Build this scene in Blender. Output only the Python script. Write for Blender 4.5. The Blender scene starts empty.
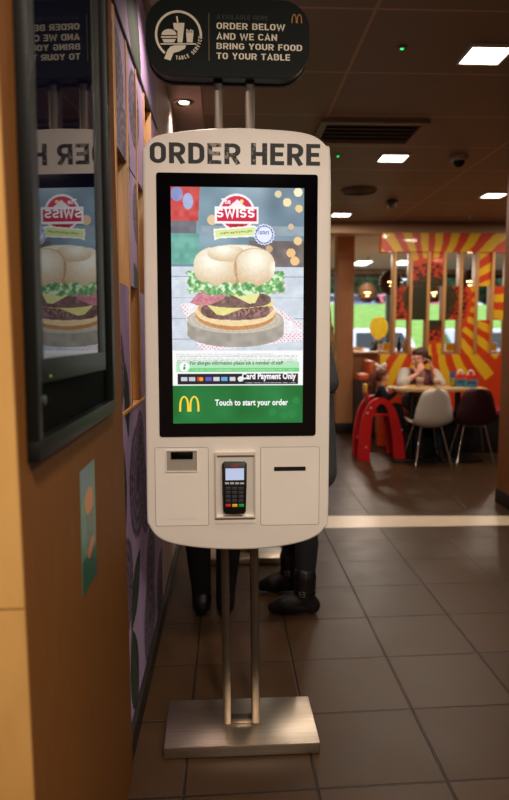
import bpy, bmesh, math, random
import numpy as np
from mathutils import Vector, Matrix, noise
random.seed(7)
SC = bpy.context.scene
COL = SC.collection

# ------------------------------------------------------------ camera, world, exposure, lights
H = 1.26; TILT = math.radians(5.56); YAW = math.radians(2.26); FPX = 668.0
cd = bpy.data.cameras.new('camera'); cam = bpy.data.objects.new('camera', cd); COL.objects.link(cam)
cam.location = (0, 0, H)
cam.rotation_euler = (math.pi/2 - TILT, 0, -YAW)
cd.sensor_fit = 'VERTICAL'; cd.sensor_height = 36; cd.sensor_width = 24; cd.lens = FPX/800*36
cd.clip_start = 0.02; cd.clip_end = 300
cd.dof.use_dof = True; cd.dof.focus_distance = 2.0; cd.dof.aperture_fstop = 2.8
SC.camera = cam
SC.view_settings.view_transform = 'Standard'; SC.view_settings.look = 'None'
SC.view_settings.gamma = 1; SC.view_settings.use_curve_mapping = False
SC.view_settings.exposure = 0.0
W = bpy.data.worlds.new('sky'); SC.world = W; W.use_nodes = True
bgn = W.node_tree.nodes['Background']; bgn.inputs[0].default_value = (.80, .88, 1, 1); bgn.inputs[1].default_value = 2.3

WARM = (1.0, .87, .73)
def area(name, loc, size, power, color=WARM, rot=(0, 0, 0), spread=math.pi):
    l = bpy.data.lights.new(name, 'AREA'); l.shape = 'SQUARE'; l.size = size; l.energy = power; l.color = color; l.spread = spread
    o = bpy.data.objects.new(name, l); o.location = loc; o.rotation_euler = rot; COL.objects.link(o); return o
def spot(name, loc, power, color, angle, blend=.6, rot=(0, 0, 0), r=.03):
    l = bpy.data.lights.new(name, 'SPOT'); l.energy = power; l.color = color; l.spot_size = math.radians(angle); l.spot_blend = blend; l.shadow_soft_size = r
    o = bpy.data.objects.new(name, l); o.location = loc; o.rotation_euler = rot; COL.objects.link(o); return o
PANEL_LIGHTS = [(1.145, 3.05), (1.16, 4.78), (1.17, 7.0), (2.36, 5.99)]
for x, y in PANEL_LIGHTS: area('ceiling_glow', (x, y, 2.475), .16, 8.5)
for x, y, p in [(1.15, 1.25, 8), (.30, -.35, 78), (1.3, -.9, 36), (3.5, 3.6, 6), (3.6, 6.6, 12), (1.9, 6.2, 14)]:
    area('ceiling_glow', (x, y, 2.49), .2, p)  # lamps with no fixture; those behind the camera are added for the kiosk front
DOWN = [(-.229, 3.70), (-.19, 2.45), (-.17, 1.35)]
for (x, y), p in zip([(-.229, 3.70), (-.10, 2.42), (-.10, 1.35)], (16, 32, 8)): spot('downlight_glow', (x, y, 2.47), p, (1, .80, .72), 120, .8)
for x, y, p in [(1.9, 10.0, 60), (4.2, 10.2, 50), (2.2, 11.6, 40)]: area('ceiling_glow', (x, y, 2.47), .25, p, (1, .85, .7))
spot('divider_spot_glow', (3.05, 7.0, 2.40), 9, (1, .7, .45), 130, .9)
spot('divider_spot_glow', (2.3, 7.0, 2.40), 7, (1, .7, .45), 130, .9)

# ------------------------------------------------------------ projection helpers (measuring the room from the photo)
Fv = Vector((math.sin(YAW)*math.cos(TILT), math.cos(YAW)*math.cos(TILT), -math.sin(TILT)))
Rv = Vector((math.cos(YAW), -math.sin(YAW), 0)); Uv = Rv.cross(Fv); C0 = Vector((0, 0, H))
def ray(px, py): return Fv + Rv*((px-254.5)/FPX) + Uv*((400-py)/FPX)
def PY(px, py, Y): r = ray(px, py); return C0 + r*(Y/r.y)
def PX(px, py, X): r = ray(px, py); return C0 + r*(X/r.x)
def PZ(px, py, Z): r = ray(px, py); return C0 + r*((Z-H)/r.z)

# ------------------------------------------------------------ materials
def lin(v):
    v = v/255.0
    return v/12.92 if v <= .04045 else ((v+.055)/1.055)**2.4
def C(r, g, b): return (lin(r), lin(g), lin(b), 1)
MATS = {}
def mat(name, col, rough=.5, metal=0, noise_amt=0, noise_scale=8, stretch=(1, 1, 1), col2=None, bump=0, emit=None, es=0, coat=0, spec=.5, trans=0, ior=1.45, alpha=1):
    if name in MATS: return MATS[name]
    m = bpy.data.materials.new(name); m.use_nodes = True; nt = m.node_tree; n = nt.nodes; b = n['Principled BSDF']
    b.inputs['Base Color'].default_value = col; b.inputs['Roughness'].default_value = rough; b.inputs['Metallic'].default_value = metal
    b.inputs['Specular IOR Level'].default_value = spec; b.inputs['Coat Weight'].default_value = coat; b.inputs['Coat Roughness'].default_value = .05
    b.inputs['Transmission Weight'].default_value = trans; b.inputs['IOR'].default_value = ior
    if emit: b.inputs['Emission Color'].default_value = emit; b.inputs['Emission Strength'].default_value = es
    if noise_amt or col2 or bump:
        tc = n.new('ShaderNodeTexCoord'); mp = n.new('ShaderNodeMapping'); mp.inputs['Scale'].default_value = stretch
        nz = n.new('ShaderNodeTexNoise'); nz.inputs['Scale'].default_value = noise_scale; nz.inputs['Detail'].default_value = 5
        nt.links.new(tc.outputs['Object'], mp.inputs[0]); nt.links.new(mp.outputs[0], nz.inputs['Vector'])
        if noise_amt or col2:
            rp = n.new('ShaderNodeValToRGB')
            a = noise_amt
            c2 = col2 or tuple(min(1, c*(1+a)) for c in col[:3])+(1,)
            c1 = col if col2 else tuple(c*(1-a) for c in col[:3])+(1,)
            rp.color_ramp.elements[0].position = .35; rp.color_ramp.elements[0].color = c1
            rp.color_ramp.elements[1].position = .68; rp.color_ramp.elements[1].color = c2
            nt.links.new(nz.outputs['Fac'], rp.inputs[0]); nt.links.new(rp.outputs[0], b.inputs['Base Color'])
        if bump:
            bp = n.new('ShaderNodeBump'); bp.inputs['Strength'].default_value = bump; bp.inputs['Distance'].default_value = .01
            nt.links.new(nz.outputs['Fac'], bp.inputs['Height']); nt.links.new(bp.outputs[0], b.inputs['Normal'])
    MATS[name] = m; return m
def vcol_mat(name, rough=.5, emit=0, coat=0, bump=0):
    m = bpy.data.materials.new(name); m.use_nodes = True; nt = m.node_tree; b = nt.nodes['Principled BSDF']
    at = nt.nodes.new('ShaderNodeAttribute'); at.attribute_name = 'paint'
    b.inputs['Roughness'].default_value = rough; b.inputs['Coat Weight'].default_value = coat; b.inputs['Coat Roughness'].default_value = .04
    if emit:
        b.inputs['Base Color'].default_value = (.01, .01, .01, 1)
        nt.links.new(at.outputs['Color'], b.inputs['Emission Color']); b.inputs['Emission Strength'].default_value = emit
    else: nt.links.new(at.outputs['Color'], b.inputs['Base Color'])
    MATS[name] = m; return m
body_white = mat('kiosk_paint', C(228, 218, 208), .42, noise_amt=.02)
black_gloss = mat('black_glass', C(5, 5, 8), .06, spec=.3)
black_plastic = mat('black_plastic', C(14, 14, 15), .4)
steel = mat('brushed_steel', C(196, 182, 164), .33, 1, noise_amt=.12, noise_scale=6, stretch=(1, 40, 1))
steel_pole = mat('pole_steel', C(126, 116, 104), .34, 1, noise_amt=.15, noise_scale=5, stretch=(12, 12, 1))
silver = mat('satin_silver', C(232, 224, 214), .38, .35)
chrome = mat('chrome', C(225, 220, 215), .12, 1)
groove = mat('panel_gap', C(120, 112, 104), .7)
print_black = mat('black_print', C(22, 21, 22), .6)
cream_print = mat('cream_print', C(255, 244, 222), .6)
dim_print = mat('dim_print', C(44, 50, 44), .6)
wood_fin = mat('light_oak', C(190, 140, 84), .45, noise_amt=.16, noise_scale=5, stretch=(14, 14, 1))
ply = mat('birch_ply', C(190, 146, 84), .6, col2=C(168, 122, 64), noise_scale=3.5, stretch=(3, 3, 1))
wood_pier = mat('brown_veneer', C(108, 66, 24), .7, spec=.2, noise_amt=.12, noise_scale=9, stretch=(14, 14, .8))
wood_pillar = mat('pillar_veneer', C(186, 130, 84), .5, noise_amt=.1, noise_scale=6, stretch=(16, 16, 1))
wood_table = mat('table_wood', C(200, 160, 105), .4, noise_amt=.08, noise_scale=6, stretch=(2, 14, 1))
dark_skirt = mat('dark_skirting', C(30, 22, 18), .5, noise_amt=.1)
frame_dark = mat('frame_metal', C(9, 10, 8), .45, spec=.3)
glass_tv = mat('tv_glass', C(10, 11, 27), .025, ior=1.5, spec=.5)
skin_m = mat('skin', C(214, 150, 122), .5, noise_amt=.05)
navy = mat('navy_wool', C(20, 22, 34), .9, bump=.2, noise_scale=60)
black_cloth = mat('black_cloth', C(18, 18, 21), .9, bump=.2, noise_scale=40)
boot_leather = mat('boot_leather', C(20, 17, 16), .4, noise_amt=.2, noise_scale=20)
red_plastic = mat('red_plastic', C(205, 22, 26), .35, noise_amt=.05)
yellow_pl = mat('yellow_plastic', C(250, 200, 40), .35)
white_pl = mat('white_plastic', C(214, 202, 190), .4)
maroon_pl = mat('maroon_plastic', C(54, 20, 26), .4)

# ------------------------------------------------------------ mesh helpers
def link(o, parent=None):
    COL.objects.link(o)
    if parent: o.parent = parent
    return o
def smooth(me, ang=40):
    for p in me.polygons: p.use_smooth = True
    try: me.set_sharp_from_angle(angle=math.radians(ang))
    except Exception: pass
def mk(name, bm, m, parent=None, sm=True, ang=40):
    me = bpy.data.meshes.new(name); bmesh.ops.recalc_face_normals(bm, faces=bm.faces); bm.to_mesh(me); bm.free()
    if isinstance(m, (list, tuple)):
        for x in m: me.materials.append(x)
    else: me.materials.append(m)
    if sm: smooth(me, ang)
    return link(bpy.data.objects.new(name, me), parent)
def tag(o, label=None, cat=None, group=None, kind=None):
    if label: o['label'] = label
    if cat: o['category'] = cat
    if group: o['group'] = group
    if kind: o['kind'] = kind
    return o
def empty(name, loc=(0, 0, 0), rz=0, label=None, cat=None, group=None):
    o = bpy.data.objects.new(name, None); o.location = loc; o.rotation_euler = (0, 0, rz); COL.objects.link(o); o.empty_display_size = .1
    return tag(o, label, cat, group)
def new(): return bmesh.new()
def box(bm, c, s, bev=0, rot=None, mi=0):
    g = bmesh.ops.create_cube(bm, size=1); vs = g['verts']
    for v in vs: v.co = Vector((v.co.x*s[0], v.co.y*s[1], v.co.z*s[2]))
    if bev:
        es = list({e for v in vs for e in v.link_edges})
        r = bmesh.ops.bevel(bm, geom=es, offset=bev, segments=2, affect='EDGES', profile=.5)
        vs = list({v for f in r['faces'] for v in f.verts} | {v for v in vs if v.is_valid})
    M = Matrix.Translation(c) @ (rot.to_4x4() if rot else Matrix.Identity(4))
    for v in vs: v.co = M @ v.co
    if mi:
        for f in {f for v in vs for f in v.link_faces}: f.material_index = mi
    return vs
def box2(bm, a, b, bev=0, mi=0):
    a = Vector(a); b = Vector(b); return box(bm, (a+b)/2, [abs(b[i]-a[i]) for i in range(3)], bev, mi=mi)
def tube(bm, pts, r, seg=10, cap=True, mi=0, squash=None):
    pts = [Vector(p) for p in pts]; n = len(pts); rs = r if isinstance(r, (list, tuple)) else [r]*n
    rings = []; up = None
    for i, p in enumerate(pts):
        d = (pts[min(i+1, n-1)]-pts[max(i-1, 0)]).normalized()
        if up is None: up = Vector((0, 0, 1)) if abs(d.z) < .9 else Vector((1, 0, 0))
        a = d.cross(up).normalized(); b = a.cross(d).normalized(); up = b
        sq = squash or (1, 1)
        rings.append([bm.verts.new(p + a*math.cos(2*math.pi*k/seg)*rs[i]*sq[0] + b*math.sin(2*math.pi*k/seg)*rs[i]*sq[1]) for k in range(seg)])
    fs = []
    for i in range(n-1):
        for k in range(seg): fs.append(bm.faces.new((rings[i][k], rings[i][(k+1) % seg], rings[i+1][(k+1) % seg], rings[i+1][k])))
    if cap: fs.append(bm.faces.new(rings[0][::-1])); fs.append(bm.faces.new(rings[-1]))
    for f in fs: f.material_index = mi
def lathe(bm, prof, c=(0, 0, 0), seg=24, mi=0, axis='Z'):
    rings = []
    for r, z in prof:
        ring = []
        for k in range(seg):
            a = 2*math.pi*k/seg; v = Vector((r*math.cos(a), r*math.sin(a), z))
            if axis == 'Y': v = Vector((v.x, v.z, v.y))
            ring.append(bm.verts.new(v+Vector(c)))
        rings.append(ring)
    for i in range(len(rings)-1):
        for k in range(seg):
            f = bm.faces.new((rings[i][k], rings[i][(k+1) % seg], rings[i+1][(k+1) % seg], rings[i+1][k])); f.material_index = mi
    for rg in (rings[0][::-1], rings[-1]):
        try: bm.faces.new(rg).material_index = mi
        except Exception: pass
def ellip(bm, c, r, rot=None, u=16, v=10, mi=0):
    g = bmesh.ops.create_uvsphere(bm, u_segments=u, v_segments=v, radius=1)
    for q in g['verts']:
        p = Vector((q.co.x*r[0], q.co.y*r[1], q.co.z*r[2]))
        if rot: p = rot @ p
        q.co = p+Vector(c)
    if mi:
        for f in {f for q in g['verts'] for f in q.link_faces}: f.material_index = mi
    return g['verts']
def prism(bm, pts, y0, y1, plane='XZ', bev=0, mi=0):
    """outline pts (a,b) extruded from y0 (front) to y1"""
    def P(a, b, y): return Vector((a, y, b)) if plane == 'XZ' else (Vector((y, a, b)) if plane == 'YZ' else Vector((a, b, y)))
    f0 = [bm.verts.new(P(a, b, y0)) for a, b in pts]; f1 = [bm.verts.new(P(a, b, y1)) for a, b in pts]
    n = len(pts); front = bm.faces.new(f0); back = bm.faces.new(f1[::-1]); fs = [front, back]
    for i in range(n): fs.append(bm.faces.new((f0[i], f1[i], f1[(i+1) % n], f0[(i+1) % n])))
    for f in fs: f.material_index = mi
    if bev:
        es = [e for e in front.edges] + [e for e in back.edges]
        bmesh.ops.bevel(bm, geom=es, offset=bev, segments=3, affect='EDGES', profile=.5)
def rrect(x0, z0, x1, z1, r, seg=8):
    pts = []
    for cx, cz, a0 in ((x1-r, z1-r, 0), (x0+r, z1-r, 90), (x0+r, z0+r, 180), (x1-r, z0+r, 270)):
        for k in range(seg+1):
            a = math.radians(a0+90*k/seg); pts.append((cx+r*math.cos(a), cz+r*math.sin(a)))
    return pts
def ringp(bm, outer, inner, y0, y1, mi=0):
    def P(a, b, y): return Vector((a, y, b))
    n = len(outer)
    O0 = [bm.verts.new(P(a, b, y0)) for a, b in outer]; I0 = [bm.verts.new(P(a, b, y0)) for a, b in inner]
    O1 = [bm.verts.new(P(a, b, y1)) for a, b in outer]; I1 = [bm.verts.new(P(a, b, y1)) for a, b in inner]
    for i in range(n):
        j = (i+1) % n
        for q in ((O0[i], O0[j], I0[j], I0[i]), (O1[i], I1[i], I1[j], O1[j]), (O0[i], O1[i], O1[j], O0[j]), (I0[i], I0[j], I1[j], I1[i])):
            bm.faces.new(q).material_index = mi
def catmull(pts, per=6):
    n = len(pts); out = []
    for i in range(n):
        p0, p1, p2, p3 = (Vector(pts[(i+k-1) % n]) for k in range(4))
        for t in range(per):
            t /= per
            out.append(tuple(.5*((2*p1)+(p2-p0)*t+(2*p0-5*p1+4*p2-p3)*t*t+(3*p1-p0-3*p2+p3)*t**3)))
    return out
def text(name, s, m, parent, x0, z0, x1, z1, y, bold=.02, facing=-1, depth=.0006, keep=False, rot=0):
    """flat lettering filling the box x0..x1, z0..z1 on the plane y, read from -Y"""
    cu = bpy.data.curves.new(name, 'FONT'); cu.body = s; cu.offset = bold; cu.extrude = .01; cu.space_character = 1.05; cu.space_line = .78; cu.resolution_u = 4
    to = bpy.data.objects.new(name, cu); COL.objects.link(to)
    dg = bpy.context.evaluated_depsgraph_get(); me = bpy.data.meshes.new_from_object(to.evaluated_get(dg)); bpy.data.objects.remove(to)
    co = np.array([v.co[:] for v in me.vertices]); mn = co.min(0); mx = co.max(0)
    sx = (x1-x0)/(mx[0]-mn[0]); sz = (z1-z0)/(mx[1]-mn[1])
    for v in me.vertices:
        v.co = Vector((x0+(v.co.x-mn[0])*sx, y - (depth if v.co.z > 0 else 0), z0+(v.co.y-mn[1])*sz))
    me.materials.clear(); me.materials.append(m)
    if rot:
        c = Vector(((x0+x1)/2, y, (z0+z1)/2)); R = Matrix.Rotation(rot, 3, 'Y')
        for v in me.vertices: v.co = c + R @ (v.co-c)
    return link(bpy.data.objects.new(name, me), parent)
def _arc(cx, cy, rx, ry, a0, a1, n=8): return [(cx+rx*math.cos(math.radians(a0+(a1-a0)*k/n)), cy+ry*math.sin(math.radians(a0+(a1-a0)*k/n))) for k in range(n+1)]
def glyph(ch, T):
    """centre lines of a plain signage capital: (width, [(points, closed)])"""
    h = T/2; w = .60; L_, R_, B_, T_ = h, w-h, h, 1-h; M_ = .5; rx = (R_-L_)/2; cx = (L_+R_)/2; ry = .22
    def bowl(y0, y1, x=R_): r = (y1-y0)/2; r2 = min(r, .2); return [(L_, y1)]+_arc(x-r2, y1-r2, r2, r2, 90, 0, 5)+_arc(x-r2, y0+r2, r2, r2, 0, -90, 5)+[(L_, y0)]
    oval = _arc(cx, T_-ry, rx, ry, 0, 180, 12)+_arc(cx, B_+ry, rx, ry, 180, 360, 12)
    G = {
     'O': (w, [(oval, 1)]), 'D': (w, [([(L_, B_), (L_, T_)]+_arc(R_-.22, T_-.24, .22, .24, 90, 0, 6)+_arc(R_-.22, B_+.24, .22, .24, 0, -90, 6), 1)]),
     'E': (.52, [([(.52, T_), (L_, T_), (L_, B_), (.52, B_)], 0), ([(L_, M_), (.48, M_)], 0)]), 'F': (.50, [([(.50, T_), (L_, T_), (L_, 0)], 0), ([(L_, M_), (.46, M_)], 0)]),
     'L': (.48, [([(L_, 1), (L_, B_), (.48, B_)], 0)]), 'H': (w, [([(L_, 0), (L_, 1)], 0), ([(R_, 0), (R_, 1)], 0), ([(L_, M_), (R_, M_)], 0)]),
     'R': (w, [([(L_, 0), (L_, 1)], 0), (bowl(.44, T_), 0), ([(.30, .44), (R_+.01, 0)], 0)]), 'B': (w, [(bowl(B_, .52), 0), (bowl(.52, T_, R_-.02), 0), ([(L_, 0), (L_, 1)], 0)]),
     'P': (w, [([(L_, 0), (L_, 1)], 0), (bowl(.42, T_), 0)]), 'T': (.56, [([(0, T_), (.56, T_)], 0), ([(.28, 0), (.28, T_)], 0)]), 'I': (T, [([(h, 0), (h, 1)], 0)]),
     'U': (w, [([(L_, 1), (L_, B_+.22)]+_arc(cx, B_+ry, rx, ry, 180, 360, 10)+[(R_, 1)], 0)]), 'N': (.62, [([(h, 0), (h, 1)], 0), ([(.62-h, 0), (.62-h, 1)], 0), ([(h, 1-h*.6), (.62-h, h*.6)], 0)]),
     'A': (.66, [([(h*.9, 0), (.33, 1-h*.5), (.66-h*.9, 0)], 0), ([(.16, .28), (.50, .28)], 0)]), 'V': (.64, [([(h*.9, 1), (.32, h*.5), (.64-h*.9, 1)], 0)]),
     'W': (.92, [([(h*.8, 1), (.25, h*.4), (.46, .85), (.67, h*.4), (.92-h*.8, 1)], 0)]), 'Y': (.62, [([(h*.9, 1), (.31, .45), (.62-h*.9, 1)], 0), ([(.31, 0), (.31, .46)], 0)]),
     'C': (w, [(_arc(cx, T_-ry, rx, ry, 10, 180, 10)+_arc(cx, B_+ry, rx, ry, 180, 350, 10), 0)]), 'G': (w, [(_arc(cx, T_-ry, rx, ry, 10, 180, 10)+_arc(cx, B_+ry, rx, ry, 180, 360, 10)+[(R_, .46), (.32, .46)], 0)]),
     'S': (w, [(_arc(cx, T_-.19, rx, .19, 15, 180, 9)+_arc(cx, .5+.0+.0+.10-.10+ .12, rx, .12, 180, 250, 3)+_arc(cx, .5-.12, rx, .12, 70, 0, 3)+_arc(cx, B_+.19, rx, .19, 0, -165, 9), 0)]),
     ' ': (.26, [])}
    return G[ch]
def strokes(bm, s, T, gap, x0, z0, sx, sz, y, dep=.0006, M=None):
    x = 0
    for ch in s:
        w, ls = glyph(ch, T)
        for pts, closed in ls:
            n = len(pts); P = [Vector(p) for p in pts]; lo = []; hi = []
            for i in range(n):
                a = P[i-1] if (i or closed) else None; b = P[(i+1) % n] if (i < n-1 or closed) else None
                d1 = (P[i]-a).normalized() if a is not None else None; d2 = (b-P[i]).normalized() if b is not None else None
                if d1 is None: d1 = d2
                if d2 is None: d2 = d1
                n1 = Vector((-d1.y, d1.x)); n2 = Vector((-d2.y, d2.x)); m = n1+n2
                if m.length < .2: m = n1; k = 1
                else: m = m.normalized(); k = min(1/max(m.dot(n1), .35), 2.4)
                lo.append(P[i]-m*T/2*k); hi.append(P[i]+m*T/2*k)
            def V(p, yy):
                q = Vector((x0+(x+p.x)*sx, yy, z0+p.y*sz)); return bm.verts.new(M @ q if M else q)
            for i in range(n if closed else n-1):
                j = (i+1) % n; q = [V(lo[i], y-dep), V(lo[j], y-dep), V(hi[j], y-dep), V(hi[i], y-dep)]
                try: bm.faces.new(q)
                except Exception: pass
        x += w+gap
def swidth(s, T, gap): return sum(glyph(c, T)[0]+gap for c in s)-gap
def grid_paint(name, m, parent, origin, du, dv, w, h, nx, ny, rgb, thick=None):
    """a fine mesh panel with a painted colour attribute; rgb is (ny,nx,3) sRGB 0..255, row 0 at the top"""
    origin = Vector(origin); du = Vector(du); dv = Vector(dv)
    us = np.linspace(0, w, nx); vs = np.linspace(h, 0, ny)
    UU, VV = np.meshgrid(us, vs)
    P = np.array(origin)[None, None]+UU[..., None]*np.array(du)+VV[..., None]*np.array(dv)
    verts = P.reshape(-1, 3); cols = rgb.reshape(-1, 3)
    idx = np.arange(nx*ny).reshape(ny, nx)
    faces = np.stack([idx[:-1, :-1], idx[1:, :-1], idx[1:, 1:], idx[:-1, 1:]], -1).reshape(-1, 4)
    if thick:
        nrm = du.cross(dv).normalized()*thick
        q = [origin, origin+du*w, origin+du*w+dv*h, origin+dv*h]
        nb = len(verts); extra = np.array([list(p-nrm*.003/thick*1.0) for p in q]+[list(p-nrm) for p in q])
        # thin air-free body right behind the painted face
        extra[:4] = np.array([list(p) for p in q])
        verts = np.vstack([verts, extra]); cols = np.vstack([cols, np.tile(cols.mean(0), (8, 1))])
        b = nb; faces = np.vstack([faces, [[b, b+1, b+5, b+4], [b+1, b+2, b+6, b+5], [b+2, b+3, b+7, b+6], [b+3, b, b+4, b+7], [b+4, b+5, b+6, b+7]]])
    me = bpy.data.meshes.new(name); me.from_pydata(verts.tolist(), [], faces.tolist())
    s = cols/255.0; l = np.where(s <= .04045, s/12.92, ((np.clip(s, 0, 1)+.055)/1.055)**2.4)
    ca = me.color_attributes.new('paint', 'FLOAT_COLOR', 'POINT')
    ca.data.foreach_set('color', np.hstack([l, np.ones((len(l), 1))]).astype(np.float32).ravel())
    me.materials.append(m)
    return link(bpy.data.objects.new(name, me), parent)
def fnoise(shape, cell, seed):
    """smooth value noise on a grid"""
    rs = np.random.RandomState(seed); h, w = shape; gh, gw = int(h/cell)+3, int(w/cell)+3
    g = rs.rand(gh, gw); y = np.arange(h)/cell; x = np.arange(w)/cell
    yi = y.astype(int); xi = x.astype(int); fy = (y-yi)[:, None]; fx = (x-xi)[None]; fy = fy*fy*(3-2*fy); fx = fx*fx*(3-2*fx)
    a = g[yi][:, xi]; b = g[yi][:, xi+1]; c = g[yi+1][:, xi]; d = g[yi+1][:, xi+1]
    return (a*(1-fx)+b*fx)*(1-fy)+(c*(1-fx)+d*fx)*fy
def arches(bm, cx, z0, w, h, y, t=.0008, mi=0):
    """the two joined arches of the emblem, as a flat raised shape"""
    for s in (-1, 1):
        c = cx+s*w*.25; pts = []
        for side in (0, 1):
            for k in range(17):
                u = k/16 if side == 0 else 1-k/16
                a = math.pi*(1-u)
                rw = w*.25 if side == 0 else w*.25-w*.10
                rh = h if side == 0 else h*.90
                x = math.cos(a); zz = math.sin(a)**.62 if 0 < k < 16 else 0
                pts.append((c+x*rw + (0), z0+zz*rh))
        n = 17
        F = [bm.verts.new((a, y-t, b)) for a, b in pts]; B = [bm.verts.new((a, y, b)) for a, b in pts]
        for i in range(n-1):
            j = 2*n-1-i
            for q in ((F[i], F[i+1], F[j-1], F[j]), (F[i], B[i], B[i+1], F[i+1]), (F[j], F[j-1], B[j-1], B[j])):
                bm.faces.new(q).material_index = mi

# ------------------------------------------------------------ the setting
def struct(name, bm, m, sm=False): return tag(mk(name, bm, m, None, sm), kind='structure')
def floor_mat():
    m = bpy.data.materials.new('floor_tiles'); m.use_nodes = True; nt = m.node_tree; N = nt.nodes; L = nt.links; b = N['Principled BSDF']
    tc = N.new('ShaderNodeTexCoord'); sp = N.new('ShaderNodeSeparateXYZ'); L.new(tc.outputs['Object'], sp.inputs[0])
    def mt(op, a, b_=None, c=None):
        n = N.new('ShaderNodeMath'); n.operation = op
        for i, v in enumerate((a, b_, c)):
            if v is None: continue
            if isinstance(v, (int, float)): n.inputs[i].default_value = v
            else: L.new(v, n.inputs[i])
        return n.outputs[0]
    x = sp.outputs['X']; y = sp.outputs['Y']
    u = mt('DIVIDE', mt('SUBTRACT', x, .245), .3725)
    v = mt('DIVIDE', mt('SUBTRACT', mt('SUBTRACT', y, mt('MULTIPLY', x, .045)), 2.098), .368)
    du = mt('ABSOLUTE', mt('SUBTRACT', mt('FRACT', mt('ADD', u, .5)), .5)); dv = mt('ABSOLUTE', mt('SUBTRACT', mt('FRACT', mt('ADD', v, .5)), .5))
    d = mt('MINIMUM', du, dv)
    g = N.new('ShaderNodeMapRange'); g.inputs[1].default_value = .006; g.inputs[2].default_value = .014; L.new(d, g.inputs[0])
    cb = N.new('ShaderNodeCombineXYZ'); L.new(mt('FLOOR', u), cb.inputs[0]); L.new(mt('FLOOR', v), cb.inputs[1])
    wn = N.new('ShaderNodeTexWhiteNoise'); L.new(cb.outputs[0], wn.inputs['Vector'])
    nz = N.new('ShaderNodeTexNoise'); nz.inputs['Scale'].default_value = 7; nz.inputs['Detail'].default_value = 8; L.new(tc.outputs['Object'], nz.inputs['Vector'])
    f = mt('ADD', mt('MULTIPLY', wn.outputs['Value'], .35), mt('MULTIPLY', nz.outputs['Fac'], .75))
    rp = N.new('ShaderNodeValToRGB'); rp.color_ramp.elements[0].position = .2; rp.color_ramp.elements[0].color = C(54, 36, 20)
    rp.color_ramp.elements[1].position = .85; rp.color_ramp.elements[1].color = C(70, 49, 30); L.new(f, rp.inputs[0])
    mx = N.new('ShaderNodeMix'); mx.data_type = 'RGBA'; mx.inputs[6].default_value = C(30, 22, 17); L.new(g.outputs[0], mx.inputs[0]); L.new(rp.outputs[0], mx.inputs[7])
    L.new(mx.outputs[2], b.inputs['Base Color']); b.inputs['Specular IOR Level'].default_value = .22
    rr = N.new('ShaderNodeMapRange'); rr.inputs[3].default_value = .30; rr.inputs[4].default_value = .5; L.new(nz.outputs['Fac'], rr.inputs[0]); L.new(rr.outputs[0], b.inputs['Roughness'])
    bp = N.new('ShaderNodeBump'); bp.inputs['Strength'].default_value = .5; bp.inputs['Distance'].default_value = .004; L.new(g.outputs[0], bp.inputs['Height']); L.new(bp.outputs[0], b.inputs['Normal'])
    return m
bm = new(); box2(bm, (-1.6, -3, -.1), (8, 13, 0)); struct('floor', bm, floor_mat())
def ceil_mat():
    m = bpy.data.materials.new('ceiling_tiles'); m.use_nodes = True; nt = m.node_tree; N = nt.nodes; L = nt.links; b = N['Principled BSDF']
    tc = N.new('ShaderNodeTexCoord'); mp = N.new('ShaderNodeMapping'); mp.inputs['Location'].default_value = (-.57, -2.665, 0)
    L.new(tc.outputs['Object'], mp.inputs[0])
    br = N.new('ShaderNodeTexBrick'); br.offset = 0; br.inputs['Scale'].default_value = 1; br.inputs['Mortar Size'].default_value = .008; br.inputs['Brick Width'].default_value = 1.24; br.inputs['Row Height'].default_value = .62
    br.inputs['Color1'].default_value = C(122, 101, 84); br.inputs['Color2'].default_value = C(118, 97, 81); br.inputs['Mortar'].default_value = C(168, 134, 108)
    L.new(mp.outputs[0], br.inputs['Vector']); L.new(br.outputs['Color'], b.inputs['Base Color']); b.inputs['Roughness'].default_value = .55
    return m
cm = ceil_mat()
bm = new(); box2(bm, (-1.6, -3, 2.5), (8, 13, 2.6)); struct('ceiling', bm, cm)
bm = new(); box2(bm, (-.30, .8, 2.492), (-.135, 7.55, 2.5)); struct('trim_1', bm, mat('plaster_margin', C(176, 156, 146), .6))
# beam where the dining area starts
bm = new(); box2(bm, (-.3, 7.5, 2.385), (8, 7.72, 2.5), .004); struct('trim_2', bm, mat('bulkhead_paint', C(186, 146, 110), .5))
bm = new(); box2(bm, (-.3, 7.72, 2.494), (8, 12.8, 2.5)); struct('trim_5', bm, mat('far_ceiling_daylight_tone', C(226, 212, 196), .6))  # lighter sheet added under the far ceiling; daylight is put into its colour
# walls
wallp = mat('cream_wall', C(170, 150, 128), .7, noise_amt=.03)
bm = new(); box2(bm, (-.55, 2.95, 0), (-.30, 13, 2.5)); struct('wall_left', bm, mat('pink_cream_wall', C(180, 150, 140), .6, noise_amt=.03))
bm = new(); box2(bm, (-.55, 1.815, 0), (-.47, 2.95, 2.5)); struct('wall_left_recess', bm, mat('recess_wood', C(170, 116, 62), .5, noise_amt=.1, stretch=(8, 8, 1)))
bm = new(); box2(bm, (-1.6, -3, 0), (-1.5, .85, 2.5)); struct('wall_left_near', bm, wallp)
bm = new(); box2(bm, (-1.6, -3.1, 0), (8, -3, 2.5)); struct('wall_rear', bm, wallp)
bm = new(); box2(bm, (8, -3, 0), (8.1, 13, 2.5)); struct('wall_right', bm, wallp)
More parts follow.
